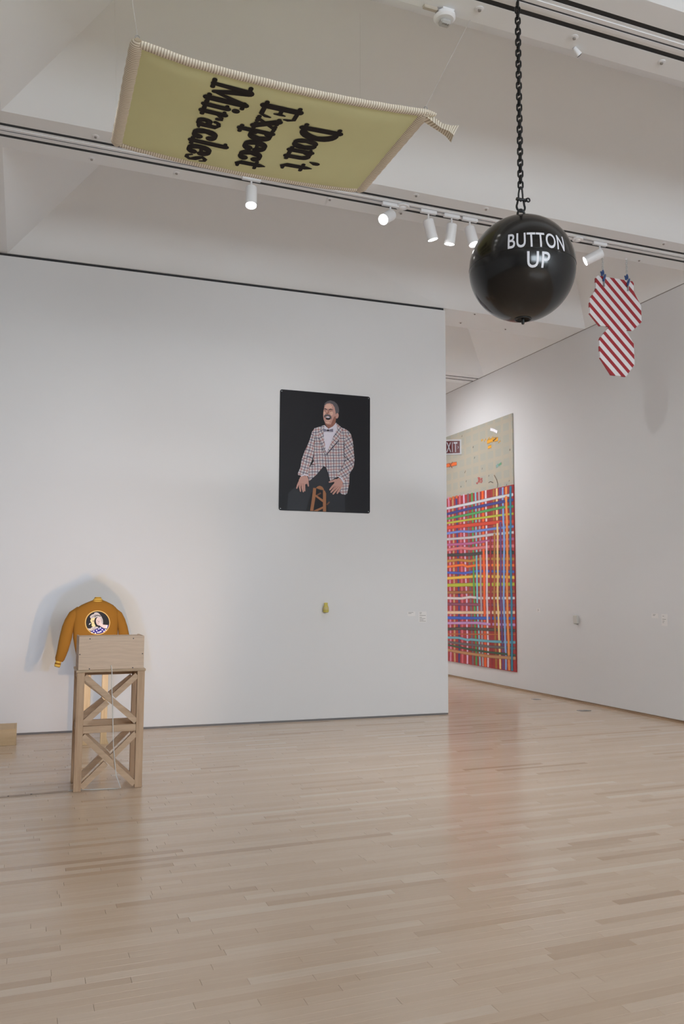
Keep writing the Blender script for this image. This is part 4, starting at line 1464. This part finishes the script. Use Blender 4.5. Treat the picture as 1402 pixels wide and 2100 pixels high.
build('bracket', MB().tube([pb + eN * 0.006, pb - eN * 0.02, wb + Vector((0, 0.03, 0)), wb], 0.012, 8), WHITEMET, exitm)

# ------------------------------------------------------------------ small things on the walls
def wall_card(px0, py0, px1, py1, lab, rows, grp, face='back'):
    if face == 'back':
        a, b = wallpt(px0, py0), wallpt(px1, py1)
        D, N, base0 = PD, PN, Vector((0, pw(0), 0))
    else:
        a, b = at(px0, py0, (XR, 0, 0), (1, 0, 0)), at(px1, py1, (XR, 0, 0), (1, 0, 0))
        D, N, base0 = Vector((0, -1, 0)), Vector((-1, 0, 0)), Vector((XR, 0, 0))
    ua, ub = (a - base0).dot(D), (b - base0).dot(D)
    zt, zb = a.z, b.z
    g = lambda u, z, o: base0 + D * u + Vector((0, 0, z)) + N * o
    t = thing('wall_label', g((ua + ub) / 2, zb, 0), lab, 'label', grp)
    build('card', MB().slab([g(ua, zb, 0.0005), g(ub, zb, 0.0005), g(ub, zt, 0.0005), g(ua, zt, 0.0005)], N * 0.003), PAPER, t)
    m = MB()
    for (f0, f1, fz) in rows:
        z = zt + (zb - zt) * fz
        w = ub - ua
        hh = 0.0028
        m.add([g(ua + w * f0, z - hh, 0.0037), g(ua + w * f1, z - hh, 0.0037), g(ua + w * f1, z + hh, 0.0037), g(ua + w * f0, z + hh, 0.0037)], [(0, 1, 2, 3)])
    build('print', m, INK, t)


wall_card(835, 1254, 851, 1263.5, 'small white text label left of the taller one near partition end', [(0.12, 0.75, 0.2), (0.12, 0.5, 0.45)], 'labels near the partition end')
wall_card(858, 1254, 874, 1276, 'tall white text label on the partition near its free end', [(0.1, 0.4, 0.1), (0.1, 0.35, 0.22), (0.1, 0.9, 0.38), (0.1, 0.4, 0.55), (0.1, 0.85, 0.66), (0.1, 0.6, 0.78), (0.1, 0.9, 0.9)], 'labels near the partition end')
wall_card(1100.5, 1247.5, 1108.5, 1255, 'tiny white label right of the woven painting', [(0.2, 0.5, 0.25), (0.2, 0.6, 0.5), (0.2, 0.45, 0.75)], 'labels on the right wall', 'right')
wall_card(1336, 1258, 1350, 1268, 'small white label left of the taller one at far right', [(0.2, 0.6, 0.2), (0.2, 0.5, 0.45)], 'labels on the right wall', 'right')
wall_card(1356, 1259, 1369, 1284, 'tall white text label at the far right of the wall', [(0.2, 0.45, 0.18), (0.15, 0.75, 0.45), (0.15, 0.5, 0.6), (0.15, 0.4, 0.72)], 'labels on the right wall', 'right')

# thermostat box
a, b = at(1176.5, 1261.5, (XR, 0, 0), (1, 0, 0)), at(1187, 1279, (XR, 0, 0), (1, 0, 0))
sen = thing('wall_sensor', (XR, (a.y + b.y) / 2, b.z), 'small pale grey upright sensor box on the right wall', 'sensor')
ygap = abs(a.y - b.y)
build('case', MB().bbox(XR - 0.042, XR - 0.001, b.y, b.y + ygap * 0.75, b.z, a.z, 0.006), mat('sensor_grey', (196, 193, 186), 0.5, vary=0.02), sen)
build('vent', MB().box(XR - 0.034, XR - 0.008, b.y + ygap * 0.15, b.y + ygap * 0.6, b.z - 0.003, b.z + 0.001), GREYGAP, sen)

# yellow bottle-shaped object
a, b = wallpt(667, 1236), wallpt(668, 1256)
yel = mat('yellow_plastic', (206, 190, 92), 0.5, vary=0.08, vscale=30)
yel2 = mat('pale_yellow_label', (206, 190, 132), 0.6, vary=0.05, vscale=30)
pb = wallpt(668, 1256, 0.036)
hb = a.z - b.z
bot = thing('wall_bottle', pb, 'small yellow bottle-shaped piece mounted on the partition below the portrait', 'bottle')
M = Matrix.Translation(pb)
build('body', MB().lathe([(0.026, 0), (0.033, 0.006), (0.034, hb * 0.25), (0.032, hb * 0.5), (0.024, hb * 0.68), (0.019, hb * 0.74)], M, 20), yel, bot, smooth=40)
build('cap', MB().lathe([(0.021, hb * 0.74), (0.021, hb * 0.97), (0.017, hb)], M, 20), yel, bot, smooth=40)
build('band', MB().lathe([(0.0345, hb * 0.2), (0.0352, hb * 0.22), (0.0345, hb * 0.24)], M, 20), mat('olive_band', (168, 152, 66), 0.5, vary=0.05), bot)
build('label_patch', MB().lathe([(0.0346, hb * 0.30), (0.0338, hb * 0.48), (0.030, hb * 0.55)], M, 20), yel2, bot, smooth=40)
build('bracket', MB().box(pb.x - 0.012, pb.x + 0.012, pb.y + 0.01, pw(pb.x) - 0.001, pb.z + 0.01, pb.z + 0.05), yel, bot)

# floor plate and mark near the right wall
pc = at(1197, 1457.5, (0, 0, 0), (0, 0, 1))
fp = thing('floor_outlet', (pc.x, pc.y, 0), 'grey metal outlet plate set in floor by right wall', 'floor outlet')
build('plate', MB().bbox(pc.x - 0.075, pc.x + 0.075, pc.y - 0.05, pc.y + 0.05, 0.0002, 0.004, 0.001), GREYPLATE, fp)
build('lid', MB().bbox(pc.x - 0.05, pc.x + 0.05, pc.y - 0.03, pc.y + 0.03, 0.004, 0.006, 0.001), GREYGAP, fp)
pc = at(1099, 1434, (0, 0, 0), (0, 0, 1))
fp = thing('floor_outlet', (pc.x, pc.y, 0), 'small grey floor plate further back along right wall', 'floor outlet')
build('plate', MB().bbox(pc.x - 0.05, pc.x + 0.05, pc.y - 0.05, pc.y + 0.05, 0.0002, 0.003, 0.001), GREYPLATE, fp)
build('lid', MB().bbox(pc.x - 0.03, pc.x + 0.03, pc.y - 0.03, pc.y + 0.03, 0.003, 0.005, 0.001), GREYGAP, fp)

# ------------------------------------------------------------------ low pale plinth at the left edge
plm = wood('pale_plywood', (204, 178, 140), (188, 160, 122), 'x', 0.6)
pp0 = at(33, 1528, (0, 0, 0), (0, 0, 1))
pt = at(33, 1495, (0, pp0.y, 0), (0, 1, 0))
plinth = thing('low_plinth', (pp0.x - 0.4, pp0.y, 0), 'low pale wooden plinth end at the left edge of the picture', 'plinth')
build('front_board', MB().bbox(pp0.x - 0.9, pp0.x, pp0.y, pp0.y + 0.018, 0.0, pt.z, 0.0015), plm, plinth)
build('end_board', MB().bbox(pp0.x - 0.018, pp0.x, pp0.y + 0.0185, pp0.y + 0.40, 0.0, pt.z, 0.0015), plm, plinth)
build('back_board', MB().bbox(pp0.x - 0.9, pp0.x - 0.0185, pp0.y + 0.382, pp0.y + 0.40, 0.0, pt.z, 0.0015), plm, plinth)
build('top_board', MB().bbox(pp0.x - 0.9, pp0.x - 0.0185, pp0.y + 0.0185, pp0.y + 0.3815, pt.z - 0.018, pt.z, 0.0015), plm, plinth)

# ------------------------------------------------------------------ trestle stand
YT = 6.63                         # front plane
TX0, TX1 = 0.405, 0.908
TZ = 0.880
TD = 0.36                         # depth
LW = 0.056
wz = wood('stand_timber_upright', (206, 174, 142), (176, 142, 112), 'z', 0.55)
wx = wood('stand_timber_rail', (208, 178, 148), (180, 148, 118), 'x', 0.55)
wd = wood('stand_timber_brace', (210, 180, 150), (182, 150, 120), 'x', 0.55, 0.8)
wy = wood('stand_timber_side', (192, 160, 128), (162, 128, 98), 'y', 0.55)
stand = thing('trestle_stand', ((TX0 + TX1) / 2, YT + TD / 2, 0), 'open oak trestle stand with crossed braces standing on the maple floor', 'stand')
for y in (YT, YT + TD - 0.045):
    for x in (TX0, TX1 - LW):
        build('leg', MB().bbox(x, x + LW, y, y + 0.045, 0, TZ, 0.002), wz, stand)
ix0_, ix1_ = TX0 + LW, TX1 - LW
MZ = 0.452
for k, y in enumerate((YT + 0.004, YT + TD - 0.045 + 0.004)):
    build('middle_rail', MB().bbox(ix0_, ix1_, y, y + 0.037, MZ - 0.026, MZ + 0.026, 0.002), wx, stand)
    if k:
        build('top_rail', MB().bbox(ix0_, ix1_, y, y + 0.037, TZ - 0.05, TZ, 0.002), wx, stand)
for (zb, ztp, yb) in ((0.028, MZ - 0.045, YT + 0.022), (MZ + 0.045, TZ - 0.03, YT + 0.022), (0.028, MZ - 0.045, YT + TD - 0.022), (MZ + 0.045, TZ - 0.07, YT + TD - 0.022)):
    for n, (a, b) in enumerate((((ix0_, zb), (ix1_, ztp)), ((ix0_, ztp), (ix1_, zb)))):
        full = (n == 1)
        A, B = Vector((a[0], yb, a[1])), Vector((b[0], yb, b[1]))
        if full:
            build('brace', MB().beam(A, B, 0.042, 0.040), wd, stand)
        else:
            mid = (A + B) / 2
            dd = (B - A).normalized() * 0.030
            build('brace', MB().beam(A, mid - dd, 0.042, 0.040), wd, stand)
            build('brace', MB().beam(mid + dd, B, 0.042, 0.040), wd, stand)
for x in (TX0 + 0.008, TX1 - LW + 0.008):
    for z in (MZ, TZ - 0.03):
        build('side_rail', MB().bbox(x, x + 0.038, YT + 0.046, YT + TD - 0.046, z - 0.024, z + 0.024, 0.002), wy, stand)
build('top_board', MB().bbox(TX0 - 0.006, TX1 + 0.006, YT - 0.006, YT + TD + 0.004, TZ + 0.0005, TZ + 0.018, 0.002), wood('stand_top', (206, 182, 152), (180, 152, 122), 'x'), stand)

# lamp box standing on it, open towards the wall
LZ0, LZ1 = TZ + 0.0185, 1.150
BX0, BX1 = 0.412, 0.898
BY0, BY1 = YT + 0.006, YT + 0.32
figured = bpy.data.materials.new('figured_maple')
figured.use_nodes = True
k = NT(figured)
b = k.n['Principled BSDF']
b.inputs['Roughness'].default_value = 0.5
v = k.scaled(k.obj(), (2.2, 2.2, 7.0))
wv = k.node('ShaderNodeTexWave', wave_type='BANDS', bands_direction='Z')
wv.inputs['Scale'].default_value = 1.4
wv.inputs['Distortion'].default_value = 14.0
wv.inputs['Detail'].default_value = 3.0
wv.inputs['Detail Scale'].default_value = 0.8
k.l.new(v, wv.inputs['Vector'])
gr = k.noise(3.0, 5, k.scaled(k.obj(), (2, 2, 40)), 0.6)
fac = k.math('ADD', k.math('MULTIPLY', wv.outputs['Fac'], 0.16), k.math('MULTIPLY', k.math('SUBTRACT', gr, 0.3), 0.8))
k.l.new(k.mix(fac, lin((226, 200, 175)), lin((190, 160, 134))), b.inputs['Base Color'])
lbox = thing('lamp_box', ((BX0 + BX1) / 2, (BY0 + BY1) / 2, LZ0), 'figured maple lamp box on top of the trestle stand, in front of jacket', 'box')
tk = 0.016
build('front_panel', MB().bbox(BX0, BX1, BY0, BY0 + tk, LZ0, LZ1, 0.0015), figured, lbox)
for x in (BX0, BX1 - tk):
    build('side_panel', MB().bbox(x, x + tk, BY0 + tk + 0.0005, BY1, LZ0, LZ1, 0.0015), wy, lbox)
build('top_panel', MB().bbox(BX0 + tk + 0.0005, BX1 - tk - 0.0005, BY0 + tk + 0.0005, BY1 - 0.10, LZ1 - tk, LZ1, 0.0015), wx, lbox)
build('bottom_panel', MB().bbox(BX0 + tk + 0.0005, BX1 - tk - 0.0005, BY0 + tk + 0.0005, BY1, LZ0, LZ0 + tk, 0.0015), wx, lbox)
scr = lambda x, y: at(100 + x / 6.676, 1200 + y / 6.676, (0, BY0, 0), (0, 1, 0))
for q in ((565, 736), (1158, 730), (425, 950), (1282, 938), (555, 1158), (1148, 1143)):
    p = scr(*q)
    p.z = max(p.z, LZ0 + 0.008)
    M = Matrix.Translation(p) @ Matrix.Rotation(math.radians(90), 4, 'X')
    build('screw', MB().lathe([(0.0045, -0.001), (0.0045, 0.0008)], M, 10), BLACKMET, lbox)
for (x, mt) in ((0.50, LEDB), (0.655, LENS), (0.81, LEDW)):
    M = Matrix.Translation((x, BY0 + 0.10, LZ0 + tk)) @ Matrix.Rotation(math.radians(-62), 4, 'X')
    h = build('lamp_head', MB().lathe([(0.020, 0.004), (0.026, 0.05), (0.026, 0.07)], Matrix.Translation((0, 0, 0.012)) @ M, 16), BLACKMET, lbox, smooth=40)
    build('lamp_lens', MB().lathe([(0.023, 0.0702), (0.023, 0.0712)], Matrix.Translation((0, 0, 0.012)) @ M, 16), mt, h)
for (x, c, w, rad) in ((0.50, (0.32, 0.55, 1.0), 36, 0.016), (0.655, (1.0, 0.95, 0.9), 16, 0.03), (0.81, (1.0, 0.62, 0.28), 46, 0.016)):
    ld = bpy.data.lights.new('box_lamp', 'SPOT')
    ld.energy = w
    ld.color = c
    ld.spot_size = math.radians(100)
    ld.spot_blend = 0.9
    ld.shadow_soft_size = rad
    lo = bpy.data.objects.new('box_lamp', ld)
    COL.objects.link(lo)
    lo.parent = lbox
    lo.location = Vector((x, BY0 + 0.185, LZ0 + 0.085)) - Vector(lbox.location)
    lo.rotation_euler = Vector((0, 0, -1)).rotation_difference(Vector((0, 1, 0.12)).normalized()).to_euler()

# white cord from the box to the floor and along it
c4 = lambda x, y: at(x, y, (0, BY0 - 0.012, 0), (0, 1, 0))
hole = at(228, 1366, (0, BY0, 0), (0, 1, 0))
pts = [hole + Vector((0, 0.004, 0.004)), hole + Vector((0, -0.006, 0.003)), c4(229.5, 1376), c4(229, 1410), c4(231, 1450), c4(231.5, 1490), c4(232.5, 1530), c4(235, 1560)]
e1 = at(240, 1603, (0, 0, 0.004), (0, 0, 1))
e2 = at(231, 1618, (0, 0, 0.004), (0, 0, 1))
e3 = at(190, 1620, (0, 0, 0.004), (0, 0, 1))
e4 = at(166, 1621, (0, 0, 0.004), (0, 0, 1))
pts += [c4(238, 1590), Vector((e1.x, YT - 0.02, 0.012)), Vector((e2.x + 0.02, YT - 0.0, 0.004)), Vector((e2.x, YT + 0.01, 0.004)), Vector((e3.x, YT + 0.03, 0.004)), Vector((TX0 + LW + 0.02, YT + 0.055, 0.004)), Vector((TX0 - 0.03, YT + 0.06, 0.004))]
cord = tag(build('power_cord', MB().tube(pts, 0.0036, 8), CORDWHITE, None, smooth=True), 'thin white power cord hanging down the front of the trestle stand', 'cord')
ta, tb = at(-20, 1637, (0, 0, 0), (0, 0, 1)), at(152, 1622, (0, 0, 0), (0, 0, 1))
dv = (tb - ta).normalized()
nv = Vector((-dv.y, dv.x, 0)) * 0.022
tp = thing('cable_tape', ta, 'beige tape strip covering a cable along the floor at left', 'tape')
ta2 = ta - dv * 0.4
tb2 = tb - dv * 0.012
build('strip', MB().slab([ta2 - nv + Vector((0, 0, 0.0005)), tb2 - nv + Vector((0, 0, 0.0005)), tb2 + nv + Vector((0, 0, 0.0005)), ta2 + nv + Vector((0, 0, 0.0005))], (0, 0, 0.0025)), TAPE, tp)
for q in ((17, 1633), (64, 1629)):
    p = at(*q, (0, 0, 0.003), (0, 0, 1))
    build('tack', MB().lathe([(0.007, 0), (0.005, 0.003)], Matrix.Translation(p), 10), BLACKMET, tp)

# ------------------------------------------------------------------ jacket on its post rack
YJ = 8.50
pine = wood('pine_post', (226, 198, 156), (208, 176, 132), 'z', 0.55)
rack = thing('jacket_rack', (0.70, YJ + 0.08, 0), 'pale pine two-post rack that holds up the jacket near the wall', 'rack')
for (x0, x1) in ((0.590, 0.655), (0.762, 0.820)):
    build('post', MB().bbox(x0, x1, YJ + 0.075, YJ + 0.115, 0.0, 1.26, 0.002), pine, rack)
    build('foot_wedge', MB().slab([(x1 + 0.0005, YJ + 0.08, 0), (x1 + 0.022, YJ + 0.08, 0), (x1 + 0.0005, YJ + 0.08, 0.06)], (0, 0.03, 0)), pine, rack)
build('cross_bar', MB().bbox(0.45, 0.93, YJ + 0.1155, YJ + 0.14, 1.18, 1.24, 0.002), pine, rack)
gold, gk3, gb3 = base('gold_wool', (148, 101, 40), 0.95, spec=0.1, vary=0.07, vscale=4, bump=0.3, bscale=50)
ribm, rk, rbb = base('knit_rib', (150, 108, 40), 0.9, spec=0.1)
_rz = rk.node('ShaderNodeAttribute', attribute_name='run').outputs['Fac']
rk.l.new(rk.mix(rk.band(_rz, 1.0, 0.5), lin((138, 92, 30)), lin((214, 176, 84))), rbb.inputs['Base Color'])
jk = lambda x, y, dy=0.0: at(100 + x / 6.676, 1200 + y / 6.676, (0, YJ + dy, 0), (0, 1, 0))
jacket = thing('varsity_jacket', jk(655, 1150), 'mustard gold wool jacket seen from behind with round cartoon patch', 'jacket')


def loft(rows, depth, n=28, close=True):
    """rows: (y, xl, xr[, depth factor]) of the outline in crop pixels -> elliptical sections"""
    m = MB()
    for r in rows:
        y, a, b = r[0], r[1], r[2]
        df = r[3] if len(r) > 3 else 1.0
        c, w = (a + b) / 2, (b - a) / 2
        for j in range(n):
            t = 2 * math.pi * j / n
            ex = math.copysign(abs(math.cos(t)) ** 0.8, math.cos(t))
            ey = math.copysign(abs(math.sin(t)) ** 0.8, math.sin(t))
            p = jk(c + w * ex, y)
            p.y = YJ + depth * df * ey
            m.v.append(p)
    k2 = len(rows)
    for i in range(k2 - 1):
        for j in range(n):
            m.f.append((i * n + j, i * n + (j + 1) % n, (i + 1) * n + (j + 1) % n, (i + 1) * n + j))
    if close:
        m.f.append(tuple(range(n)))
        m.f.append(tuple((k2 - 1) * n + j for j in range(n)))
    return m


build('body', loft([(206, 600, 742, 0.45), (222, 560, 785, 0.6), (244, 505, 830, 0.75), (272, 445, 880, 0.85), (305, 392, 918, 0.95), (350, 352, 950, 1), (420, 338, 960, 1.02), (520, 334, 952, 1.02), (620, 332, 946, 1), (720, 332, 942, 0.98), (850, 352, 930, 0.95), (960, 375, 915, 0.88), (1010, 392, 905, 0.75)], 0.062), gold, jacket, smooth=True)
m = loft([(1010, 396, 902, 0.75), (1060, 400, 898, 0.8), (1110, 400, 898, 0.8), (1150, 404, 894, 0.72)], 0.058)
build('waistband', m, ribm, jacket, smooth=True, vattr={'run': [q // 28 * 0.9 for q in range(len(m.v))]})
for mir in (0, 1):
    X = (lambda x: x) if not mir else (lambda x: 1312 - x)
    # the far shoulder sits a little differently
    ctr = [(430, 330, 55), (345, 415, 82), (292, 500, 80), (262, 580, 82), (238, 690, 86), (216, 780, 84), (192, 880, 78), (168, 960, 70), (150, 1010, 66), (140, 1042, 52)]
    if mir:
        ctr = [(870, 335, 50), (945, 415, 70), (985, 490, 68), (1012, 580, 70), (1026, 690, 80), (1060, 790, 80), (1082, 880, 76), (1100, 960, 70), (1115, 1010, 66), (1122, 1042, 52)]
    pts = [jk(x, y, 0.005) for x, y, r in ctr]
    sc = (jk(200, 700) - jk(100, 700)).length / 100
    build('sleeve', MB().tube(pts, [r * sc for _, _, r in ctr], 20, flat=((0, 1, 0), 0.72)), gold, jacket, smooth=60)
    cc = [(136, 1030, 36), (130, 1055, 41), (122, 1082, 43), (116, 1108, 42), (112, 1120, 36)] if not mir else [(1124, 1030, 36), (1130, 1055, 41), (1138, 1082, 43), (1144, 1108, 42), (1148, 1120, 36)]
    m = MB().tube([jk(x, y, 0.005) for x, y, r in cc], [r * sc for _, _, r in cc], 20, flat=((0, 1, 0), 0.72))
    run = []
    for v_ in (0.1, 0.3, 0.95, 1.3, 1.9):
        run += [v_] * 20
    build('cuff', m, ribm, jacket, smooth=50, vattr={'run': run})
rows = [(226, 578, 762, 0.62), (214, 592, 748, 0.6), (205, 602, 742, 0.58), (196, 608, 734, 0.56), (186, 616, 726, 0.54), (178, 624, 720, 0.52), (168, 630, 714, 0.5), (162, 634, 710, 0.44)]
m = loft(rows, 0.062)
build('collar', m, ribm, jacket, smooth=60, vattr={'run': [(0.2, 0.3, 0.9, 1.1, 1.3, 1.8, 2.1, 2.2)[q // 28] for q in range(len(m.v))]})
# round patch: points of a crop whose origin is (160,1240), scale 17.525
yfront = YJ - 0.0640


def c7(x, y, o=0.0):
    return at(160 + x / 17.525, 1240 + y / 17.525, (0, yfront - o, 0), (0, 1, 0))


patch = build('patch', MB().slab([c7(*q) for q in ell(700, 645, 452, 436, 40)], (0, 0.004, 0)), mat('patch_gold_edge', (226, 186, 112), 0.8, vary=0.05, vscale=60), jacket)
patch['label'] = 'round embroidered patch of a head in profile'
_lay[0] = 0.0004


def q7(name, pts, c):
    o = _lay[0] = _lay[0] + 0.0002
    mm = bpy.data.materials.get('stitch_%d_%d_%d' % c) or mat('stitch_%d_%d_%d' % c, c, 0.85, vary=0.08, vscale=120)
    build(name, MB().poly([c7(x, y, o) for x, y in pts]), mm, patch)


q7('ground', ell(702, 645, 420, 405, 40), (38, 36, 38))
q7('garment', [(440, 965), (560, 915), (700, 850), (800, 800), (900, 850), (1015, 915), (930, 985), (840, 1025), (700, 1046), (560, 1020)], (58, 44, 140))
q7('collar_fur', [(345, 852), (440, 858), (500, 810), (560, 790), (680, 790), (740, 810), (690, 850), (590, 900), (480, 945), (410, 930)], (214, 200, 194))
q7('face', [(440, 400), (428, 450), (468, 510), (440, 560), (446, 600), (476, 640), (490, 700), (488, 770), (535, 798), (625, 780), (640, 480), (540, 470)], (238, 218, 160))
q7('hair', [(440, 410), (500, 360), (575, 335), (590, 290), (660, 276), (735, 300), (800, 372), (850, 450), (890, 540), (898, 640), (890, 720), (790, 690), (650, 470), (560, 470), (480, 505), (430, 455)], (206, 196, 192))
q7('headphone', ell(700, 620, 122, 172, 28, -6), (30, 28, 30))
q7('headband', stroke([(590, 430), (660, 396), (740, 392), (800, 412)], 34), (86, 80, 80))
q7('hand', ell(735, 600, 92, 148, 28, -6), (226, 200, 194))
q7('forearm', [(770, 600), (810, 640), (890, 715), (1010, 728), (1068, 735), (1030, 862), (930, 850), (820, 790), (750, 730)], (234, 210, 202))
q7('finger_line', stroke([(700, 570), (760, 640)], 14), (120, 90, 92))
q7('finger_line', stroke([(770, 560), (765, 640)], 10), (160, 128, 132))
q7('finger_line', stroke([(690, 640), (740, 710)], 12), (150, 118, 120))
q7('sleeve_end', [(1070, 735), (1108, 725), (1090, 790), (1036, 870), (1022, 862)], (96, 58, 140))
q7('sleeve_cuff', [(1022, 730), (1068, 735), (1034, 862), (1000, 850)], (236, 230, 236))
for x, y in ((565, 955), (668, 925), (740, 872), (868, 900), (930, 958), (712, 995), (770, 985), (818, 962), (625, 1022), (500, 1005), (800, 840), (990, 905)):
    q7('dot', ell(x, y, 27, 25, 12), (238, 234, 240))
q7('ear', ell(545, 590, 26, 34, 14), (176, 150, 130))
q7('mouth_line', stroke([(520, 690), (545, 670)], 12), (150, 118, 90))
q7('cigarette', stroke([(450, 660), (400, 712)], 24), (244, 240, 234))
for pts in ([(520, 440), (600, 400), (680, 350)], [(560, 420), (640, 330)], [(620, 430), (720, 340)], [(830, 480), (860, 600)], [(480, 460), (560, 400)]):
    q7('hair_line', stroke(pts, 9), (120, 108, 108))
for pts in ([(470, 880), (560, 860)], [(520, 910), (600, 850)], [(580, 820), (640, 850)]):
    q7('fur_line', stroke(pts, 9), (120, 106, 110))
